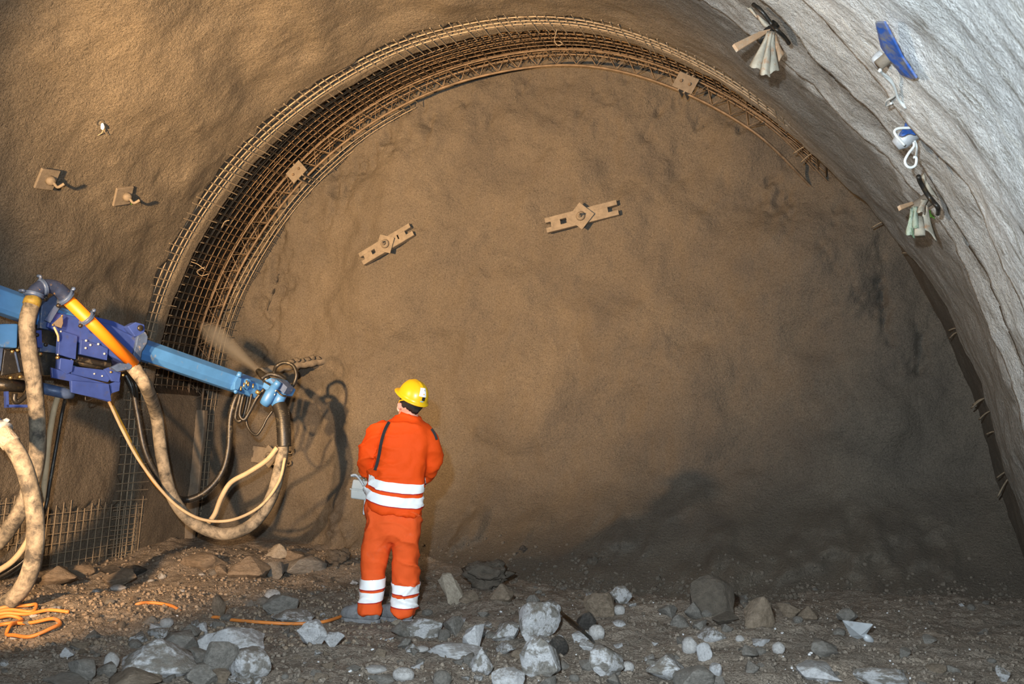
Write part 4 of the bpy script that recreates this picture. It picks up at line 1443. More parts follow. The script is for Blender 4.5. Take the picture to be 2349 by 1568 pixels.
def band(src, name, p_lo, p_hi, nrm, push, mat, parent, side=None):
    """strip of cloth cut from a garment between two parallel planes and lifted off it"""
    bm = bmesh.new()
    bm.from_mesh(src.data)
    off = Vector(world_loc(src))
    n = Vector(nrm).normalized()
    for co, no in ((p_lo, -n), (p_hi, n)):
        bmesh.ops.bisect_plane(bm, geom=bm.verts[:] + bm.edges[:] + bm.faces[:], plane_co=Vector(co) - off, plane_no=no, clear_outer=True)
    for c, sn in (side or []):
        bmesh.ops.bisect_plane(bm, geom=bm.verts[:] + bm.edges[:] + bm.faces[:], plane_co=Vector(c) - off, plane_no=Vector(sn), clear_outer=True)
    bm.normal_update()
    for v in bm.verts:
        v.co += v.normal * push
    me = bpy.data.meshes.new(name)
    bm.to_mesh(me)
    bm.free()
    me.polygons.foreach_set('use_smooth', [True] * len(me.polygons))
    return link(name, me, M[mat], parent)


JN = UP + WR * 0.17 - WN * 0.30
XL = [(W(849.5, 1110), -WR), (W(973, 1110), WR)]
for y0, y1 in ((1104.5, 1125.5), (1135, 1157)):
    c0, c1 = W(907, y1, -0.155), W(907, y0, -0.155)
    band(jacket, 'reflective_stripe', c0, c1, JN, 0.006, 'reflex', jacket, XL if y0 < 1120 else None)
    band(jacket, 'seam_line', W(907, y1 + 2.2, -0.155), c0, JN, 0.006, 'piping', jacket, XL if y0 < 1120 else None)
for (x, ys, dep, tl) in ((853, ((1325, 1346.5), (1353, 1374)), -0.1, -0.03), (929, ((1338, 1359), (1366, 1387)), -0.1, 0.08)):
    mid = W(891, 1350)
    sd = [(mid, WR)] if x < 891 else [(mid, -WR)]
    for y0, y1 in ys:
        nn = UP + WR * tl - WN * 0.12
        band(trousers, 'reflective_stripe', W(x, y1, dep), W(x, y0, dep), nn, 0.006, 'reflex', trousers, sd)
        band(trousers, 'seam_line', W(x, y1 + 2.2, dep), W(x, y1, dep), nn, 0.006, 'piping', trousers, sd)

# --- boots
BT = {}
for nm, ank, d in (('l', W(851, 1404, -0.075), -WR * 0.90 + WN * 0.43), ('r', W(926, 1404, -0.045), -WR * 0.80 + WN * 0.60)):
    d = d / np.linalg.norm(d)
    h = np.array([ank[0], ank[1], -0.022]) - d * 0.055
    s = np.cross(d, UP)
    L = 0.30
    rings = []
    for u, w, hh, zb in ((-0.03, 0.032, 0.075, 0.012), (0.01, 0.046, 0.14, 0.005), (0.08, 0.048, 0.155, 0.005), (0.14, 0.050, 0.135, 0.005), (0.19, 0.056, 0.112, 0.005), (0.24, 0.058, 0.102, 0.008), (0.28, 0.050, 0.092, 0.012), (0.305, 0.028, 0.06, 0.022)):
        ring = []
        for k in range(18):
            t = 2 * math.pi * k / 18
            x, z = math.cos(t) * w, math.sin(t)
            z = zb + (hh - zb) * (z * 0.5 + 0.5) if z > 0 else zb + (hh - zb) * 0.5 + (hh - zb) * 0.5 * max(z * 1.4, -1)
            ring.append(h + d * u + s * x + UP * z)
        rings.append(ring)
    v, f = loft(rings)
    b = obj('boot', (v, f), M['boot'], person)
    sm = b.modifiers.new('sub', 'SUBSURF')
    sm.levels = sm.render_levels = 2
    sole = []
    for z in (-0.018, 0.012):
        sole.append([h + d * u + s * w + UP * z for u, w in ((-0.03, -0.02), (-0.03, 0.02), (0.0, 0.042), (0.08, 0.044), (0.18, 0.056), (0.25, 0.053), (0.30, 0.022), (0.30, -0.022), (0.25, -0.053), (0.18, -0.056), (0.08, -0.044), (0.0, -0.042))])
    so = obj('sole', loft(sole), M['boot'], b, False)
    bevel(so, 0.005)
    shaft = tube(np.array([h + d * 0.055 + UP * 0.05, h + d * 0.055 + UP * 0.14, h + d * 0.055 + UP * 0.19]), np.array([0.046, 0.046, 0.046]), 16)
    obj('boot_shaft', shaft, M['boot'], b)

# --- helmet, hair, mask
HF = WN * 0.74 - WR * 0.67              # where he faces (before tilting his head back)
HS = np.cross(HF, UP)                   # his right side
TB = math.radians(24)
HU = UP * math.cos(TB) - HF * math.sin(TB)
HFt = HF * math.cos(TB) + UP * math.sin(TB)
HU = HU + WR * 0.10
HU /= np.linalg.norm(HU)
HFt -= HU * (HFt @ HU)
HFt /= np.linalg.norm(HFt)
HSt = np.cross(HFt, HU)
HO = W(948, 909, -0.01)                 # centre of the brim plane


def dome(az, el, lift=0.0):
    """az from the back (0) towards his right; el 0 rim .. 1 crown"""
    a = el * math.pi / 2
    x = math.sin(az) * math.cos(a) ** 0.82
    y = -math.cos(az) * math.cos(a) ** 0.82
    rx, ry, rz = 0.112, 0.132, 0.128
    X, Y, Z = x * rx, y * ry, math.sin(a) * rz
    # three ridges running front to back over the crown
    for c, amp, wd in ((0.0, 0.006, 0.016), (-0.034, 0.0045, 0.008), (0.034, 0.0045, 0.008)):
        g = amp * math.exp(-((X - c) / wd) ** 2) * min(1.0, max(0.0, (el - 0.10) * 3))
        Z += g * math.sin(a)
        Y *= 1 + g * 3.5 * math.cos(a)
    p = np.array([X, Y, Z])
    nrm = np.array([X / rx ** 2, Y / ry ** 2, Z / rz ** 2])
    nrm /= np.linalg.norm(nrm) + 1e-9
    p = p + nrm * lift
    return HO + HSt * p[0] + HFt * p[1] + HU * p[2]


NA = 64
rings = []
front = lambda az: max(0.0, -math.cos(az)) ** 2
for e, out, dn in ((0, 0.010, -0.022), (0, 0.016, -0.016), (0, 0.014, -0.010), (0, 0.004, -0.004)):
    rg = []
    for k in range(NA):
        az = 2 * math.pi * k / NA
        p = dome(az, 0.0)
        dr = (p - HO) / np.linalg.norm(p - HO)
        rg.append(p + dr * (out + 0.034 * front(az) * (out / 0.016)) + HU * (dn - 0.004 * math.cos(az)))
    rings.append(rg)
for e in (0.0, 0.06, 0.14, 0.24, 0.34, 0.44, 0.54, 0.64, 0.74, 0.83, 0.91, 0.97):
    rings.append([dome(2 * math.pi * k / NA, e) for k in range(NA)])
helmet = obj('helmet', loft(rings), M['helmet'], person)


def dome_patch(name, az0, az1, e0, e1, mat, lift, parent, n=6, th=0.0015):
    g, g2 = [], []
    for i in range(n + 1):
        for j in range(n + 1):
            az, e = az0 + (az1 - az0) * i / n, e0 + (e1 - e0) * j / n
            g.append(dome(az, e, lift))
            g2.append(dome(az, e, lift - th))
    f = []
    N1 = n + 1
    for i in range(n):
        for j in range(n):
            a = i * N1 + j
            f.append((a, a + 1, a + N1 + 1, a + N1))
            b = a + N1 * N1
            f.append((b, b + N1, b + N1 + 1, b + 1))
    return obj(name, (np.array(g + g2), f), M[mat], parent, True)


ST = dome_patch('helmet_sticker', -0.42, 0.12, 0.26, 0.60, 'white', 0.0095, helmet)
dome_patch('printed_dot', -0.12, -0.04, 0.33, 0.375, 'yellow_dot', 0.011, ST, 3)
for a0, a1, e0, e1 in ((-0.06, 0.03, 0.505, 0.52), (-0.03, 0.05, 0.475, 0.49), (-0.26, -0.22, 0.515, 0.53)):
    dome_patch('printed_line', a0, a1, e0, e1, 'plate', 0.011, ST, 2)
dome_patch('lamp_clip', -0.14, 0.02, 0.13, 0.25, 'strap', 0.016, helmet, 3, 0.012)
dome_patch('maker_mark', -0.22, 0.02, 0.065, 0.10, 'cyan', 0.004, helmet, 4)
band_pts = [HO + HSt * 0.092 * math.sin(a) - HFt * 0.112 * math.cos(a) - HU * (0.020 + 0.030 * math.cos(a) ** 2) for a in np.linspace(-1.2, 1.2, 25)]
bb = loft([[q + HU * 0.012 + (HFt * 0.003), q + HU * 0.012 - HFt * 0.003, q - HU * 0.012 - HFt * 0.003, q - HU * 0.012 + HFt * 0.003] for q in band_pts])
obj('harness_band', bb, M['dark_metal'], helmet, False)
# hair: shell over the back and sides of the skull
hr = []
for dz, a, b in ((-0.088, 0.052, 0.068), (-0.065, 0.070, 0.092), (-0.03, 0.083, 0.106), (0.01, 0.086, 0.110), (0.05, 0.084, 0.107), (0.085, 0.070, 0.09)):
    row = []
    for t in np.linspace(-1.75, 1.55, 30):
        sh = -0.010 if dz < -0.05 else 0.0
        row.append(HC + UP * (dz - 0.010 * math.cos(t) + 0.02 * abs(math.sin(t)) * (dz < -0.06)) + HS * a * math.sin(t) - HF * (b * math.cos(t)) + HF * (0.012 + sh))
    hr.append(row)
V = np.concatenate([np.array(q) for q in hr])
V = V + 0.004 * vnoise(V, 90, 5)[:, None]
Fh = [(i * 30 + k, i * 30 + k + 1, (i + 1) * 30 + k + 1, (i + 1) * 30 + k) for i in range(5) for k in range(29)]
ho = obj('hair', (V, Fh), M['hair'], person)
so_ = ho.modifiers.new('solid', 'SOLIDIFY')
so_.thickness = 0.012
mk = loft([[HC + HF * (0.085 + d) - HS * 0.0 - UP * 0.045 + (HS * math.cos(t) * 0.068 + UP * math.sin(t) * 0.052) * s for t in np.linspace(0, 2 * math.pi, 17)[:-1]] for d, s in ((-0.045, 1.06), (0.0, 1.0), (0.035, 0.75), (0.052, 0.35))])
obj('dust_mask', mk, M['white'], person)
obj('mask_strap', tube(catmull([W(917, 926, -0.03), W(919, 920, -0.075), W(928, 918.5, -0.105), W(937, 919, -0.112)], 6), 0.005, 6), M['helmet'], person)

# ------------------------------------------------------------------ remote control box
jb = BVHTree.FromPolygons([tuple(v) for v in jv], jf)


def on_jacket(x, y, lift=0.006):
    d = Vector(ray(x, y)).normalized()
    h, nrm, i, dist = jb.ray_cast(Vector(CAM), d)
    if h is None:
        return W(x, y, 0.0)
    return np.array(h) - np.array(d) * lift


RC = W(856, 1130, 0.36)
rx = WR * 0.94 - WN * 0.34
ry = np.cross(UP, rx)                # away
rem = empty('remote_control', RC - UP * 0.09)
tag(rem, 'grey remote control box with handles carried at the worker\'s waist', 'remote control')


def rbox(x0, x1, y0, y1, z0, z1, tz=0.0):
    P = []
    for z, s in ((z0, 1.0), (z1, 1.0 - tz)):
        P.append([RC + rx * x * s + ry * y * s + UP * (z + (-0.10 * x)) for x, y in ((x0, y0), (x1, y0), (x1, y1), (x0, y1))])
    return loft(P)


# long axis across his waist; the left end sticks out beyond the jacket
bx = obj('lower_shell', rbox(-0.215, 0.20, -0.09, 0.10, -0.082, -0.008), M['grey_plastic'], rem, False)
fix_normals(bx.data)
bevel(bx, 0.012, 3)
bx = obj('upper_shell', rbox(-0.213, 0.198, -0.088, 0.098, -0.004, 0.072, 0.06), M['grey_plastic'], rem, False)
fix_normals(bx.data)
bevel(bx, 0.012, 3)
obj('seam_strip', rbox(-0.219, 0.204, -0.094, 0.104, -0.010, -0.002), M['grey_plastic'], rem, False)
for k, (x, y, m, r) in enumerate(((-0.06, -0.06, 'green', 0.014), (-0.03, -0.055, 'white', 0.015), (0.0, -0.06, 'green', 0.010), (0.03, -0.055, 'white', 0.013), (-0.02, 0.02, 'green', 0.012), (0.07, 0.0, 'yellow_dot', 0.016))):
    obj('button', bolt_head(RC + rx * x + ry * y + UP * (0.064 - 0.1 * x), UP, r, 0.018, 12), M[m], rem)
for k, (x, y) in enumerate(((-0.085, 0.02), (0.10, 0.02))):
    b0 = RC + rx * x + ry * y + UP * 0.07
    st = obj('joystick', tube(np.array([b0, b0 + UP * 0.05, b0 + UP * 0.055, b0 + UP * 0.085]), np.array([0.006, 0.006, 0.013, 0.011]), 10), M['strap'], rem)
g0 = W(821, 1116, 0.27)
obj('carry_handle', tube(catmull([W(822, 1117, 0.28), W(815, 1105, 0.28), W(806, 1093, 0.27), W(800, 1091, 0.27), W(792, 1093, 0.27)], 6), 0.010, 10), M['grey_steel'], rem)
obj('cross_bar', tube(catmull([W(794, 1093, 0.28), W(815, 1096, 0.36), W(845, 1098, 0.42), W(880, 1100, 0.46)], 5), 0.009, 8), M['grey_steel'], rem)
obj('bar_post', tube(np.array([W(819, 1098, 0.36), W(818, 1115, 0.36)]), 0.009, 8), M['grey_steel'], rem)
obj('guard_bar', tube(catmull([W(823, 1150, 0.33), W(822, 1165, 0.33), W(820, 1181, 0.33), W(823, 1185, 0.33), W(845, 1180, 0.34), W(880, 1174, 0.36)], 6), 0.009, 8), M['grey_steel'], rem)


def strap(pix, half, end=None):
    c = np.array([on_jacket(x, y, 0.026) for x, y in pix])
    c[1:-1] = (c[:-2] + 2 * c[1:-1] + c[2:]) / 4
    C = catmull(c, 6)
    T = np.gradient(C, axis=0)
    rg = []
    for p, t in zip(C, T):
        v = (CAM - p) / np.linalg.norm(CAM - p)
        s = np.cross(t, v)
        s /= np.linalg.norm(s)
        rg.append([p + s * half + v * 0.003, p - s * half + v * 0.003, p - s * half - v * 0.004, p + s * half - v * 0.004])
    return loft(rg)


obj('shoulder_strap', strap([(893, 967), (888, 974), (882, 987), (877, 1003), (873, 1020), (871, 1034), (868, 1052), (864, 1066), (860, 1078)], 0.0115), M['strap'], rem, False)
obj('shoulder_strap', strap([(990, 983), (995, 990), (1000, 999), (1002, 1008)], 0.010), M['strap'], rem, False)
# ------------------------------------------------------------------ rocks
def hull_rock(seed, npts=16, cuts=1, rough=0.05, flat=1.0):
    rng = np.random.default_rng(seed)
    pts = rng.normal(size=(npts, 3))
    pts /= np.linalg.norm(pts, axis=1)[:, None]
    pts *= rng.uniform(0.78, 1.0, (npts, 1))
    pts[:, 2] *= flat
    bm = bmesh.new()
    for p in pts:
        bm.verts.new(p)
    bmesh.ops.convex_hull(bm, input=bm.verts[:])
    for v in [v for v in bm.verts if not v.link_faces]:
        bm.verts.remove(v)
    bmesh.ops.bevel(bm, geom=bm.edges[:], offset=0.05, segments=1, affect='EDGES', profile=0.5, clamp_overlap=True)
    bmesh.ops.triangulate(bm, faces=bm.faces[:])
    bmesh.ops.subdivide_edges(bm, edges=[e for e in bm.edges if e.calc_length() > 0.35], cuts=2, use_grid_fill=True)
    bmesh.ops.triangulate(bm, faces=bm.faces[:])
    V = np.array([v.co[:] for v in bm.verts])
    V = V * (1 + rough * fbm(V, 2.4, 3, seed)[:, None] + 0.4 * rough * fbm(V, 8.0, 2, seed + 5)[:, None])
    lo, hi = V.min(0), V.max(0)
    V = (V - (lo + hi) / 2) / (hi - lo)
    V[:, 2] += 0.5
    for v, c in zip(bm.verts, V):
        v.co = c
    me = bpy.data.meshes.new('rock')
    bm.to_mesh(me)
    bm.free()
    me.polygons.foreach_set('use_smooth', [True] * len(me.polygons))
    me.set_sharp_from_angle(angle=math.radians(32))
    return me


def round_rock(seed, sub=3, rough=0.12, sc=1.3, octs=3):
    bm = bmesh.new()
    bmesh.ops.create_icosphere(bm, subdivisions=sub, radius=1.0)
    V = np.array([v.co[:] for v in bm.verts])
    V = V * (1 + rough * fbm(V, sc, octs, seed)[:, None])
    lo, hi = V.min(0), V.max(0)
    V = (V - (lo + hi) / 2) / (hi - lo)
    V[:, 2] += 0.5
    for v, c in zip(bm.verts, V):
        v.co = c
    me = bpy.data.meshes.new('pebble')
    bm.to_mesh(me)
    bm.free()
    me.polygons.foreach_set('use_smooth', [True] * len(me.polygons))
    return me


ANG = [hull_rock(300 + k, 11 + k % 7, 1, 0.07) for k in range(14)]
RND = [round_rock(400 + k) for k in range(6)]
LUMP = [round_rock(450 + k, 4, 0.42, 2.1, 5) for k in range(5)]
SMALL = [hull_rock(500 + k, 9, 1, 0.05) for k in range(6)]
for me in ANG + RND + SMALL + LUMP:
    me.materials.append(M['rock_grey'])
RM = {'g': 'rock_grey', 'c': 'rock_crust', 'w': 'rock_white', 'b': 'rock_brown', 'e': 'rock_beige', 'd': 'rock_dark', 'p': 'pebble', 'k': 'rock_coated', 'x': 'rock_coated'}


def place_rock(cx, bot, w, h, kind, k, name, label, group=None, tilt=0.0, P=None, sink=0.16):
    """a rock whose foot shows at pixel (cx, bot) and is w x h pixels large, set on the floor"""
    P = on_ground(cx, bot) if P is None else P
    fy = float(face_y(np.array([P[0]]), np.array([max(P[2], 0.0) + 0.1]))[0]) - 0.75 * w * m_per_px(P)
    if P[1] > fy:
        P = at_y(cx, bot, fy)
    s = m_per_px(P)
    rng = np.random.default_rng(k * 7 + 1)
    pool = RND if kind == 'p' else LUMP if kind == 'k' or k in (131, 132) else ANG
    me = pool[k % len(pool)]
    big = 1.0 if kind == 'p' else 1.06
    wx = w * s * 1.10 * big
    wy = wx * rng.uniform(0.75, 1.0)
    o = bpy.data.objects.new(name, me)
    COL.objects.link(o)
    o.material_slots[0].link = 'OBJECT'
    o.material_slots[0].material = M[RM[kind]]
    away = np.array([-math.sin(YAW), math.cos(YAW), 0])
    c = P + away * wy * 0.42
    gz = min(P[2], float(ground_h(c[0], c[1])))
    ztop = on_plane(cx, bot - h * 1.10 * big, c, away)[2]
    wz = max(ztop - P[2], h * s * 0.8) * 1.06
    zb = min(gz, P[2]) - wz * 0.12
    wz = max(ztop - zb, wz)
    o.location = (c[0], c[1], zb)
    o.scale = (wx * (1 if (k // 14) % 2 == 0 else -1), wy, wz)
    o.rotation_euler = (0, math.radians(tilt), YAW + rng.uniform(-0.25, 0.25))
    tag(o, label, 'pebble' if kind == 'p' else 'rock', group)
    return o


ROCKS = [
    # cx, bottom, w, h, kind, label (None = one of the many look-alikes)
    (264, 1348, 64, 38, 'b', 'rounded orange-brown block at the foot of the heap below the wire mesh'),
    (266, 1354, 34, 13, 'p', 'flat pale pebble just in front of the orange-brown block'),
    (180, 1320, 56, 24, 'b', 'low brown rock under the bare wire mesh'),
    (118, 1347, 84, 44, 'b', 'broad brown boulder right of the thick hoses'),
    (250, 1318, 46, 20, 'd', 'black lump behind the orange-brown block'),
    (297, 1327, 52, 28, 'd', 'dark broken rock right of the orange-brown block'),
    (633, 1280, 42, 30, 'e', 'pale squared stone on top of the heap under the nozzle hose'),
    (668, 1288, 50, 24, 'b', 'brown rock touching the pale squared stone'),
    (560, 1327, 88, 46, 'b', 'largest brown boulder of the heap left of the worker'),
    (505, 1322, 27, 24, 'b', None),
    (623, 1325, 44, 33, 'g', 'pointed grey-brown rock in the middle of the left heap'),
    (690, 1320, 92, 40, 'g', 'long dusty rock in the heap nearest to the worker'),
    (455, 1310, 92, 36, 'b', 'low dusty mound of rock under the loop of the nozzle hose'),
    (770, 1302, 60, 40, 'k', 'shotcrete-covered block against the face left of the worker'),
    (622, 1380, 33, 27, 'p', 'round grey pebble on the slope left of the worker'),
    (604, 1391, 29, 20, 'g', None),
    (645, 1409, 70, 42, 'g', 'grey-brown boulder above the orange cable'),
    (660, 1434, 80, 34, 'c', 'flat white-flecked rock right behind the orange cable'),
    (715, 1480, 62, 52, 'w', 'jagged white rock that covers part of the orange cable'),
    (757, 1482, 48, 30, 'w', 'smaller white rock right of the jagged white one on the cable'),
    (525, 1497, 116, 54, 'w', 'largest white boulder in the left foreground'),
    (466, 1498, 44, 42, 'w', 'white rock leaning on the left end of the largest white boulder'),
    (345, 1560, 152, 84, 'c', 'biggest grey boulder with pale cap in the left foreground'),
    (390, 1512, 88, 56, 'g', 'grey-brown rock with dark front behind the biggest boulder'),
    (498, 1545, 70, 66, 'g', 'squarish grey boulder in front of the largest white boulder'),
    (443, 1525, 50, 37, 'g', 'dark speckled rock between the two big grey boulders'),
    (562, 1570, 84, 72, 'c', 'rounded half-white boulder at the bottom edge left of the worker'),
    (498, 1565, 40, 28, 'b', 'small round brown rock at the bottom edge'),
    (250, 1534, 31, 36, 'p', 'egg-shaped pale pebble left of the biggest grey boulder'),
    (238, 1554, 42, 30, 'g', None),
    (185, 1560, 64, 46, 'g', 'dark grey rock at the lower left near the pale egg pebble'),
    (285, 1592, 118, 52, 'b', 'muddy boulder cut by the bottom edge on the left'),
    (455, 1580, 66, 52, 'g', 'pointed grey rock cut by the bottom edge'),
    (378, 1441, 29, 23, 'p', 'round grey pebble of the trio on the bare soil'),
    (340, 1434, 34, 20, 'g', 'brownish stone of the trio on the bare soil'),
    (352, 1444, 31, 14, 'w', 'flat white stone of the trio on the bare soil'),
    (428, 1462, 46, 27, 'g', None), (464, 1457, 18, 27, 'w', 'upright white splinter beside the largest white boulder'), (352, 1464, 40, 21, 'c', None), (308, 1475, 38, 18, 'c', None),
    (517, 1425, 27, 15, 'g', None), (493, 1437, 29, 9, 'w', None), (140, 1580, 112, 28, 'g', None), (498, 1413, 27, 42, 'b', None),
    (975, 1465, 74, 45, 'c', 'white-faced rock just right of the worker\'s boots'),
    (922, 1466, 50, 37, 'g', 'grey rock right in front of the worker\'s boots'),
    (912, 1437, 30, 15, 'e', None), (1040, 1458, 42, 41, 'g', None),
    (1040, 1509, 112, 32, 'w', 'long flat white slab right of the worker in the foreground'),
    (1085, 1490, 44, 52, 'w', 'bluish white rock standing at the end of the long white slab'),
    (1105, 1548, 47, 54, 'c', 'pointed half-white rock below the long white slab'),
    (1160, 1478, 54, 46, 'c', 'peaked pale rock left of the twin big boulders'),
    (1240, 1470, 88, 80, 'c', 'upper one of the twin big pale boulders in the middle'),
    (1240, 1558, 84, 90, 'c', 'lower one of the twin big pale boulders in the middle'),
    (1262, 1412, 46, 30, 'c', 'squared stone perched behind the upper twin boulder'),
    (1165, 1580, 68, 42, 'w', 'chalky white rock cut by the bottom edge'),
    (924, 1566, 46, 33, 'p', 'large smooth white pebble near the bottom edge'),
    (860, 1547, 47, 20, 'p', 'flat smooth white pebble near the bottom edge'),
    (875, 1568, 56, 22, 'g', None), (1160, 1502, 39, 27, 'c', None), (1188, 1514, 35, 22, 'b', None), (1224, 1405, 29, 37, 'g', 'dark pointed stone above the twin boulders'),
    (1077, 1382, 42, 26, 'b', None), (1040, 1372, 42, 27, 'b', None), (1150, 1382, 50, 39, 'b', 'rounded brown-grey rock below the dark slumped mass'),
    (1120, 1352, 112, 60, 'k', 'dark slumped mass of shotcrete at the foot of the face'),
    (1378, 1420, 64, 54, 'b', 'angular brown-grey block right of the twin boulders'),
    (1346, 1447, 42, 39, 'd', 'dark block left of the angular brown-grey block'),
    (1370, 1468, 33, 33, 'p', 'mottled round white pebble right of the twin boulders'),
    (1336, 1472, 39, 22, 'w', None), (1346, 1498, 31, 28, 'w', None),
    (1392, 1554, 82, 66, 'c', 'triangular grey boulder near the bottom edge'),
    (1442, 1543, 27, 25, 'p', 'oval white pebble right of the triangular boulder'),
    (1535, 1562, 92, 55, 'c', 'muddy boulder with white patches near the bottom edge'),
    (1428, 1386, 44, 39, 'c', 'pale grey stone behind the angular brown-grey block'),
    (1421, 1411, 25, 22, 'p', None), (1105, 1460, 33, 18, 'p', None), (966, 1495, 31, 14, 'p', None), (945, 1498, 29, 20, 'c', None), (927, 1487, 27, 23, 'g', None), (1018, 1471, 25, 25, 'g', None),
    (1286, 1483, 21, 25, 'w', None), (1280, 1502, 42, 37, 'd', None),
    (1641, 1414, 90, 82, 'x', 'biggest dark grey block on the right at the foot of the slope'),
    (1668, 1434, 54, 26, 'x', 'flat grey slab in front of the biggest dark block'),
    (1585, 1500, 34, 37, 'p', 'round bluish white pebble with a dirt patch'),
    (1617, 1516, 31, 39, 'w', 'pointed white stone beside the round bluish pebble'),
    (1636, 1482, 60, 39, 'c', 'white-crusted rock behind the pointed white stone'),
    (1699, 1472, 19, 15, 'p', None), (1789, 1500, 27, 27, 'p', 'small beige pebble alone on the right slope'),
    (1750, 1437, 62, 62, 'b', 'rusty brown slanted slab on the right'), (1815, 1417, 47, 31, 'b', None), (1858, 1422, 42, 29, 'b', None),
    (1890, 1573, 88, 46, 'w', 'bluish white boulder at the bottom edge on the right'),
    (2035, 1578, 104, 42, 'c', 'grey boulder with a white end at the bottom right edge'),
    (1600, 1584, 84, 52, 'g', 'plain grey boulder cut by the bottom edge'),
    (1646, 1554, 27, 29, 'w', None), (2154, 1543, 39, 18, 'b', None), (2305, 1567, 29, 36, 'c', None), (1897, 1507, 62, 36, 'g', None), (1745, 1482, 42, 18, 'w', None),
    (1594, 1422, 42, 37, 'g', None), (1948, 1427, 42, 29, 'g', None), (1538, 1417, 38, 27, 'g', None), (1560, 1440, 36, 28, 'g', None), (1608, 1446, 30, 22, 'g', None),
]
for k, (cx, bot, w, h, kind, lab) in enumerate(ROCKS):
    if lab is None:
        place_rock(cx, bot, w, h, kind, k, 'pebble' if kind == 'p' else 'rock', f'medium {({"g": "grey", "c": "white-crusted", "w": "white", "b": "brown", "e": "beige", "d": "dark", "p": "smooth pale", "k": "dark", "x": "dark"})[kind]} stone among the boulders ' + ('left of the worker' if cx < 850 else 'below and right of the worker' if cx < 1200 else 'around the twin big boulders' if cx < 1500 else 'on the dark right slope'), 'medium stones in the rubble')
    else:
        place_rock(cx, bot, w, h, kind, k, 'pebble' if kind == 'p' else 'rock', lab)

# tilted beige slab and shotcrete lumps on the toe of the face


def toe_rock(cx, cy, w, h, kind, k, lab, tilt=0.0):
    p = on_face(cx, cy)
    s = m_per_px(p)
    o = place_rock(cx, cy, w, h, kind, k, 'rock', lab, None, tilt, p - UP * h * s * 0.5)
    o.location = Vector(p) - Vector((0, -0.06, h * s * 0.55))
    o.scale = (w * s, w * s * 0.8, h * s * 1.1)
    o.rotation_euler = (0.4, 0.5, 0.3 * k)
    return o


toe_rock(1180, 1275, 44, 46, 'd', 131, 'dark lump sticking out of the face above the slumped mass')
toe_rock(1033, 1292, 30, 28, 'd', 132, 'small dark lump in the face behind the beige slab')
toe_rock(1349, 1300, 56, 58, 'k', 133, 'rough lump bulging from the foot of the face')
toe_rock(1500, 1286, 48, 42, 'k', 134, 'broken lump at the foot of the face further right')
o = place_rock(1064, 1384, 40, 74, 'e', 135, 'rock', 'tilted beige limestone slab leaning at the foot of the face', None, -38)
o.scale.y *= 0.6

# many smaller loose stones, 210 of them as single things
rng = np.random.default_rng(77)
made = 0
while made < 210:
    x, y = rng.uniform(0, 2349), rng.uniform(1300, 1575)
    if y < 1330 and x > 820:
        continue
    if x > 1750 and rng.random() < 0.55:
        continue
    if 770 < x < 960 and 1385 < y < 1440:
        continue
    sz = rng.uniform(11, 34) * (0.7 + 0.8 * (y - 1300) / 270)
    P = on_ground(x, y)
    me = SMALL[made % 6] if rng.random() < 0.7 else RND[made % 6]
    s = m_per_px(P) * sz
    o = bpy.data.objects.new('stone', me)
    COL.objects.link(o)
    o.material_slots[0].link = 'OBJECT'
    pale = rng.random()
    o.material_slots[0].material = M['rock_crust' if pale < 0.25 else 'rock_white' if pale < 0.36 else 'rock_brown' if pale < 0.6 and x < 900 else 'rock_grey']
    o.location = (P[0], P[1], P[2] - s * 0.22)
    o.scale = (s, s * rng.uniform(0.7, 1.0), s * rng.uniform(0.5, 0.85))
    o.rotation_euler = (rng.uniform(-0.3, 0.3), rng.uniform(-0.3, 0.3), rng.uniform(0, 6.28))
    hue = {'dusty_grey_rock': 'grey', 'pale_crusted_rock': 'white-flecked', 'chalky_white_rock': 'white', 'brown_soiled_rock': 'brown'}[o.material_slots[0].material.name]
    shp = 'rounded' if me in RND else 'angular'
    if y < 1370:
        where = 'on the heap under the nozzle hose' if x < 820 else 'along the foot of the face right of the worker'
    elif x < 480:
        where = 'on the bare soil near the orange cable coil'
    elif x < 800:
        where = 'around the long orange cable left of the worker'
    elif x < 1180:
        where = 'in the foreground below the worker'
    elif x < 1560:
        where = 'around the twin big pale boulders'
    else:
        where = 'on the dark slope around the spade head'
    tag(o, f'small {shp} {hue} stone {where}', 'stone', f'small stones {where}')
    made += 1

# gravel and clods nobody could count
IV = None
_bm = bmesh.new()
bmesh.ops.create_icosphere(_bm, subdivisions=1, radius=0.5)
IV = np.array([v.co[:] for v in _bm.verts])
IF = np.array([[v.index for v in f.verts] for f in _bm.faces])
_bm.free()


def scatter_mesh(name, P, S, rng, mat, label, lift=0.1):
    n, m = len(P), len(IV)
    q = rng.normal(size=(n, 4))
    q /= np.linalg.norm(q, axis=1)[:, None]
    w, x, y, z = q.T
    R = np.stack([np.stack([1 - 2 * (y * y + z * z), 2 * (x * y - w * z), 2 * (x * z + w * y)], -1), np.stack([2 * (x * y + w * z), 1 - 2 * (x * x + z * z), 2 * (y * z - w * x)], -1),
                  np.stack([2 * (x * z - w * y), 2 * (y * z + w * x), 1 - 2 * (x * x + y * y)], -1)], 1)
    sc = np.stack([np.ones(n), rng.uniform(0.6, 1, n), rng.uniform(0.5, 0.9, n)], -1)
    V = IV[None] * rng.uniform(0.75, 1.25, (n, m, 1)) * sc[:, None, :]
    V = np.einsum('nij,nmj->nmi', R, V) * S[:, None, None] + P[:, None, :]
    V[..., 2] += (S * lift)[:, None]
    Fq = IF[None] + (np.arange(n) * m)[:, None, None]
    o = link(name, mesh_np(name, V.reshape(-1, 3), Fq.reshape(-1, 3), False), M[mat])
    tag(o, label, 'gravel', kind='stuff')


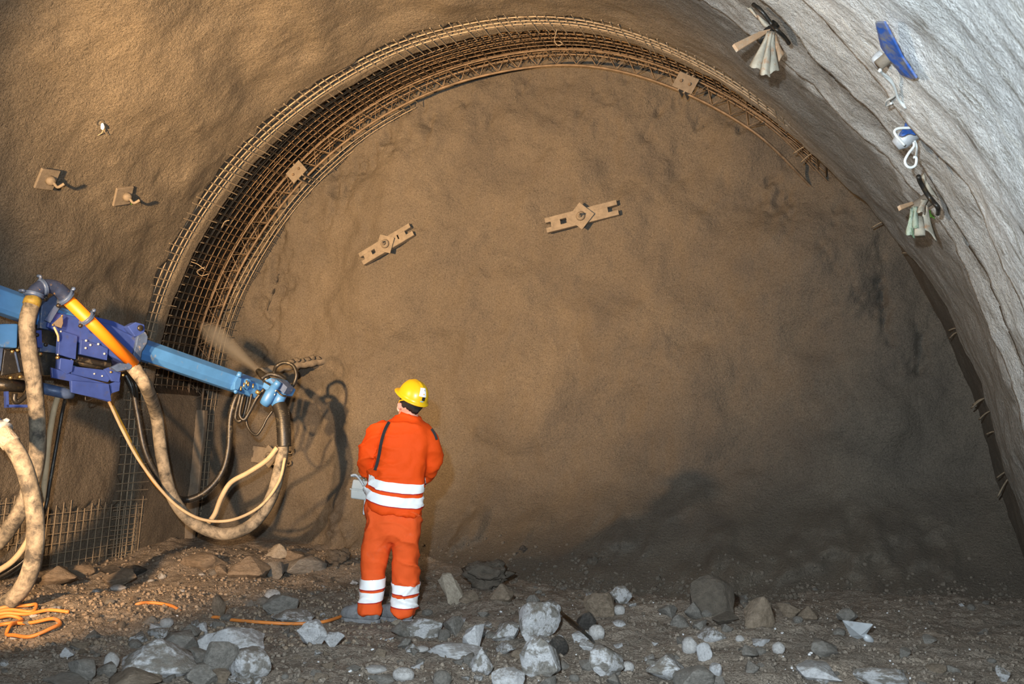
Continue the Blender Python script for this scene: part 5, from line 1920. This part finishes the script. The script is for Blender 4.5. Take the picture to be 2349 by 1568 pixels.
def gravel(name, n, seed, lo, hi, mat, label, sel):
    rng = np.random.default_rng(seed)
    x, y = rng.uniform(-20, 2370, n * 4), rng.uniform(1285, 1590, n * 4)
    k = sel(x, y, rng.random(n * 4))
    x, y = x[k], y[k]
    d = _f[None] + _r[None] * ((x - 1174.5) / FPX)[:, None] - _u[None] * ((y - 784.0) / FPX)[:, None]
    P = CAM[None] + d * (-CAM[2] / d[:, 2])[:, None]
    P = P[(P[:, 1] < 10.3) & (P[:, 0] > -7.7)][:n]
    P[:, 2] = ground_h(P[:, 0], P[:, 1])
    S = lo + (hi - lo) * rng.random(len(P)) ** 2.5
    scatter_mesh(name, P, S, rng, mat, label)


gravel('gravel', 2600, 11, 0.008, 0.036, 'rock_coated', 'grey gravel strewn all over the tunnel floor', lambda x, y, r: x > -1e9)
gravel('dark_gravel', 4600, 12, 0.010, 0.05, 'soil', 'dark soil clods strewn all over the tunnel floor', lambda x, y, r: x > -1e9)
gravel('brown_gravel', 4500, 13, 0.010, 0.05, 'rock_brown', 'brown crumbs of earth on the left part of the floor', lambda x, y, r: (x < 950 - 200 * r) & (y < 1480))
gravel('pale_gravel', 260, 14, 0.006, 0.03, 'rock_white', 'pale chips of limestone scattered over the floor', lambda x, y, r: (y > 1390) | (r < 0.2))


def toe_gravel(name, n, seed, mat, label):
    rng = np.random.default_rng(seed)
    X, Z = rng.uniform(-4.4, 1.3, n), rng.uniform(-0.1, 0.4, n) * rng.random(n) ** 2
    P = np.stack([X, face_y(X, Z), Z], -1)
    scatter_mesh(name, P, 0.012 + 0.05 * rng.random(n) ** 3, rng, mat, label, 0.0)


toe_gravel('shotcrete_rebound', 1800, 21, 'rock_coated', 'coarse shotcrete rebound crumbs lying along the foot of the face')

# ------------------------------------------------------------------ orange cable


def g3(x, y, up=0.012):
    p = on_ground(x, y)
    return p + UP * up


cab = obj('orange_cable', tube(catmull([g3(300, 1384, -0.05), g3(316, 1388), g3(345, 1387, 0.018), g3(378, 1390, 0.016), g3(404, 1396, 0.006), g3(440, 1406, -0.06), g3(475, 1412, -0.05), g3(490, 1418, 0.01), g3(530, 1427, 0.02),
                                       g3(580, 1432, 0.022), g3(640, 1436, 0.022), g3(690, 1436, 0.02), g3(740, 1432, 0.02), g3(775, 1422, 0.02), g3(798, 1411, 0.015), g3(822, 1398, 0.012)], 8), 0.0125, 10), M['cable'])
tag(cab, 'orange cable snaking half buried across the soil to the worker', 'cable')
coil = empty('cable_coil', on_ground(60, 1440))
tag(coil, 'loose coil of orange cable on the floor at the lower left', 'cable')
for pts in ([(-30, 1412), (10, 1404), (60, 1394), (82, 1398), (72, 1408), (20, 1410), (-30, 1414)], [(-30, 1424), (10, 1418), (60, 1414), (110, 1411), (158, 1409)],
            [(-30, 1452), (10, 1443), (70, 1434), (120, 1431), (138, 1436), (120, 1452), (70, 1466), (30, 1469), (15, 1461), (24, 1446), (50, 1428), (20, 1424), (-30, 1430)]):
    obj('cable_turn', tube(catmull([g3(x, y, 0.02 + 0.02 * (k % 2)) for k, (x, y) in enumerate(pts)], 8), 0.0135, 10), M['cable'], coil)

# ------------------------------------------------------------------ pointed steel blade on the right slope
p = on_ground(1968, 1470) + UP * 0.05
s = m_per_px(p)
right, up_ = WR, UP * 0.75 - WN * 0.66
up_ = up_ / np.linalg.norm(up_)
nrm = np.cross(right, up_)
q = lambda x, y, o=0.0: p + right * (x - 1968) * s + up_ * (1465 - y) * s + nrm * o
bl = empty('spade_head', p - UP * 0.05)
tag(bl, 'pointed grey steel spade blade lying on the dark right slope', 'blade')
lt = [q(1928, 1428, -0.012), q(1972, 1463, 0.022), q(1986, 1472, 0.022), q(1978, 1479, 0.01), q(1972, 1486, 0.0), q(1956, 1480, -0.01)]
rt = [q(1928, 1428, -0.012), q(1999, 1441, -0.012), q(1989, 1468, 0.0), q(1986, 1472, 0.022), q(1972, 1463, 0.022)]
for nm, poly in (('blade_half', lt), ('blade_half', rt)):
    o = obj(nm, prism(np.array(poly), -nrm * 0.008), M['grey_steel'], bl, False)
    fix_normals(o.data)
obj('socket', tube(np.array([q(1984, 1470, 0.01), q(1991, 1477, 0.012), q(2001, 1486, 0.012), q(2005, 1490, 0.012)]), np.array([0.016, 0.025, 0.023, 0.013]), 12), M['grey_steel'], bl)
obj('tang', tube(np.array([q(2004, 1489, 0.012), q(2014, 1497, 0.012)]), 0.013, 8), M['grey_steel'], bl)

# bundle of thin dark rods between the pale boulders
rd = empty('rod_bundle', on_ground(1330, 1480))
tag(rd, 'bundle of thin dark steel wires lying beside the twin big boulders', 'wire')
for k in range(7):
    a, b = on_ground(1284 + k * 2.5, 1440 + k * 2.4) + UP * (0.10 + 0.012 * (k % 3)), on_ground(1356 + k * 1.6, 1478 + k * 2.6) + UP * 0.05
    obj('rod', tube(np.array([a, (a + b) / 2 + UP * 0.006 * (k % 3), b]), 0.0035, 6), M['dark_metal'], rd)

# ------------------------------------------------------------------ things hanging on the right wall


def lw(px, py, out=0.0):
    p, ph = on_lining(px, py)
    t, ax, n = lin_frame(ph)
    return p + n * out, t, ax, n


def hang(px, py, D):
    """a point seen at the pixel at camera depth D"""
    return CAM + ray(px, py) * D


def cloth_cone(root, top, bottom_pts, folds, mat, name='cloth_fold'):
    """pleated cloth: strips from a gathered top to spread bottom points"""
    for a, b, amp in folds:
        pass


def pleat(name, root, top_l, top_r, bot_l, bot_r, D0, D1, mat, amp=0.03, nseg=10, npl=6, th=0.006):
    """one fold of stiff cloth between two edges (pixels), bulging towards the room"""
    g = []
    for i in range(nseg + 1):
        u = i / nseg
        L = (top_l[0] * (1 - u) + bot_l[0] * u, top_l[1] * (1 - u) + bot_l[1] * u)
        R = (top_r[0] * (1 - u) + bot_r[0] * u, top_r[1] * (1 - u) + bot_r[1] * u)
        for j in range(npl + 1):
            v = j / npl
            D = D0 * (1 - u) + D1 * u - amp * math.sin(math.pi * v) * (0.3 + u) + 0.008 * math.sin(9 * u + 7 * v)
            g.append(hang(L[0] * (1 - v) + R[0] * v + 2.0 * math.sin(5 * u + 3 * v), L[1] * (1 - v) + R[1] * v + 2.5 * math.sin(8 * v) * (u > 0.9), D))
    n1 = npl + 1
    f = [(i * n1 + j, i * n1 + j + 1, (i + 1) * n1 + j + 1, (i + 1) * n1 + j) for i in range(nseg) for j in range(npl)]
    o = obj(name, (np.array(g), f), M[mat], root)
    sm = o.modifiers.new('solid', 'SOLIDIFY')
    sm.thickness = th
    return o


def anchor_plug(px, py, cat_label, r=0.05, n_out=0.1, mat='plate'):
    p, t, ax, n = lw(px, py)
    return p, n


# upper rag bundle
p, t, ax, n = lw(1768, 66)
D0 = depth_of(p) - 0.10
rb = empty('rag_bundle', p)
tag(rb, 'bundle of stiff dirty cloth hanging from an anchor near the crown', 'rag')
obj('anchor_end', tube(np.array([p - n * 0.05, p + n * 0.06, p + n * 0.12]), np.array([0.035, 0.03, 0.026]), 10), M['dark_metal'], rb)
pleat('cloth_fold', rb, (1760, 72), (1768, 72), (1722, 152), (1748, 164), D0, D0 - 0.05, 'cloth', 0.03)
pleat('cloth_fold', rb, (1763, 72), (1772, 72), (1746, 170), (1764, 176), D0 - 0.03, D0 - 0.09, 'cloth', 0.035)
pleat('cloth_fold', rb, (1766, 72), (1776, 74), (1762, 172), (1785, 160), D0 - 0.02, D0 - 0.06, 'cloth', 0.03)
pleat('cloth_fold', rb, (1771, 74), (1780, 80), (1784, 150), (1796, 122), D0 + 0.02, D0 - 0.01, 'cardboard', 0.02)
wd = [hang(1768, 66, D0 + 0.02), hang(1742, 72, D0 + 0.0), hang(1684, 100, D0 - 0.10), hang(1694, 115, D0 - 0.10), hang(1764, 72, D0 + 0.02)]
o = obj('wooden_wedge', prism(np.array(wd), -n * -0.02), M['cardboard'], rb, False)
fix_normals(o.data)
pleat('loose_strip', rb, (1712, 18), (1722, 18), (1756, 60), (1770, 62), D0 + 0.06, D0 + 0.05, 'cloth', 0.01)
bk, t2, ax2, n2 = lw(1790, 40)
obj('bent_strap', tube(catmull([lw(1735, 2, 0.03)[0], lw(1757, 15, 0.04)[0], lw(1784, 44, 0.05)[0], lw(1800, 50, 0.07)[0], lw(1812, 72, 0.05)[0], lw(1817, 92, 0.03)[0]], 6), 0.014, 8), M['dark_metal'], rb)

# lower rag bundle
p, t, ax, n = lw(2122, 462)
D0 = depth_of(p) - 0.08
rb = empty('rag_bundle', p)
tag(rb, 'green-stained bundle of cloth and wood on the lower anchor of the right wall', 'rag')
obj('anchor_end', tube(np.array([p - n * 0.05, p + n * 0.05, p + n * 0.10]), np.array([0.05, 0.045, 0.04]), 12), M['plate'], rb)
pleat('cloth_fold', rb, (2088, 478), (2096, 474), (2080, 536), (2095, 545), D0, D0 - 0.04, 'cloth_green', 0.02)
pleat('cloth_fold', rb, (2094, 474), (2104, 474), (2096, 520), (2110, 528), D0 - 0.02, D0 - 0.06, 'cloth_green', 0.03)
pleat('cloth_fold', rb, (2118, 470), (2128, 472), (2112, 514), (2146, 552), D0, D0 - 0.05, 'cloth', 0.02)
pleat('cloth_fold', rb, (2123, 480), (2134, 484), (2128, 502), (2142, 500), D0 + 0.02, D0, 'leaf', 0.01)
o = obj('wooden_wedge', prism(np.array([hang(2064, 470, D0 - 0.06), hang(2093, 462, D0), hang(2096, 468, D0), hang(2068, 480, D0 - 0.06)]), n * 0.02), M['cardboard'], rb, False)
fix_normals(o.data)
obj('rolled_cloth', tube(np.array([hang(2108, 500, D0 - 0.02), hang(2110, 528, D0 - 0.06), hang(2110, 540, D0 - 0.07)]), np.array([0.03, 0.036, 0.036]), 12), M['cloth'], rb)
obj('bent_strap', tube(catmull([lw(2116, 398, 0.03)[0], lw(2122, 415, 0.03)[0], lw(2142, 448, 0.03)[0], lw(2160, 468, 0.03)[0], lw(2158, 486, 0.02)[0]], 6), 0.016, 8), M['dark_metal'], rb)
pleat('loose_strip', rb, (2113, 400), (2118, 398), (2118, 440), (2150, 455), D0 + 0.06, D0 + 0.08, 'cloth', 0.012)
pleat('knotted_cloth', rb, (2112, 458), (2128, 458), (2106, 486), (2118, 490), D0 - 0.03, D0 - 0.07, 'cloth', 0.03)

# blue plate with anchor head and rope
p, t, ax, n = lw(2040, 128)
bpz = empty('anchor_head', p)
tag(bpz, 'anchor head with a tilted blue steel plate and hanging rope on the pale wall', 'anchor')
D0 = depth_of(p)
pts = [(2022, 38), (2044, 38), (2070, 88), (2084, 118), (2118, 168), (2106, 170), (2082, 160), (2052, 120), (2034, 95)]
o = obj('blue_plate', prism(np.array([CAM + (lw(x, y, 0.03)[0] - CAM) * (0.985 - 0.012 * (k in (0, 8, 7))) for k, (x, y) in enumerate(pts)]), n * 0.012), M['blue_sheet'], bpz, False)
fix_normals(o.data)
bevel(o, 0.004)
c = lw(2030, 128, 0.0)[0]
obj('anchor_nut', tube(np.array([c - n * 0.05, c + n * 0.03, c + n * 0.06, c + n * 0.07]), np.array([0.045, 0.045, 0.040, 0.024]), 14), M['grey_steel'], bpz)
obj('anchor_nut', tube(np.array([lw(2046, 124, -0.04)[0], lw(2046, 124, 0.09)[0]]), 0.032, 12), M['plate'], bpz)
obj('rope', tube(catmull([lw(2054, 130, 0.10)[0], lw(2055, 148, 0.08)[0], lw(2066, 180, 0.05)[0], lw(2074, 215, 0.04)[0], lw(2088, 240, 0.03)[0]], 6), 0.008, 6), M['rope'], bpz)
obj('rope', tube(catmull([lw(2052, 132, 0.10)[0], lw(2062, 170, 0.05)[0], lw(2068, 205, 0.04)[0], lw(2050, 218, 0.05)[0], lw(2046, 232, 0.04)[0], lw(2058, 226, 0.04)[0]], 6), 0.007, 6), M['rope'], bpz)

p, t, ax, n = lw(2082, 312)
rp = empty('rope_anchor', p)
tag(rp, 'small anchor wrapped with a pale rope loop and blue tarp scrap', 'anchor')
D0 = depth_of(p)
obj('anchor_end', tube(np.array([p - n * 0.05, p + n * 0.05, p + n * 0.09]), np.array([0.06, 0.055, 0.035]), 12), M['grey_steel'], rp)
pleat('tarp_scrap', rp, (2081, 270), (2083, 270), (2064, 312), (2098, 308), D0 - 0.02, D0 - 0.10, 'blue_sheet', 0.01)
obj('rope', tube(catmull([hang(2100, 291, D0 - 0.11), hang(2085, 293, D0 - 0.12), hang(2062, 294, D0 - 0.12), hang(2052, 300, D0 - 0.12), hang(2056, 311, D0 - 0.12), hang(2075, 333, D0 - 0.11)], 6), 0.0085, 8), M['rope'], rp)
obj('rope', tube(catmull([hang(2096, 326, D0 - 0.10), hang(2096, 336, D0 - 0.10), hang(2084, 352, D0 - 0.10), hang(2076, 368, D0 - 0.10), hang(2080, 380, D0 - 0.10), hang(2090, 384, D0 - 0.10), hang(2100, 378, D0 - 0.10), hang(2102, 362, D0 - 0.10), hang(2095, 360, D0 - 0.10)], 6), 0.0085, 8), M['rope'], rp)
obj('rope', tube(catmull([hang(2098, 322, D0 - 0.08), hang(2103, 338, D0 - 0.06), lw(2110, 352, 0.03)[0]], 5), 0.0075, 6), M['rope'], rp)
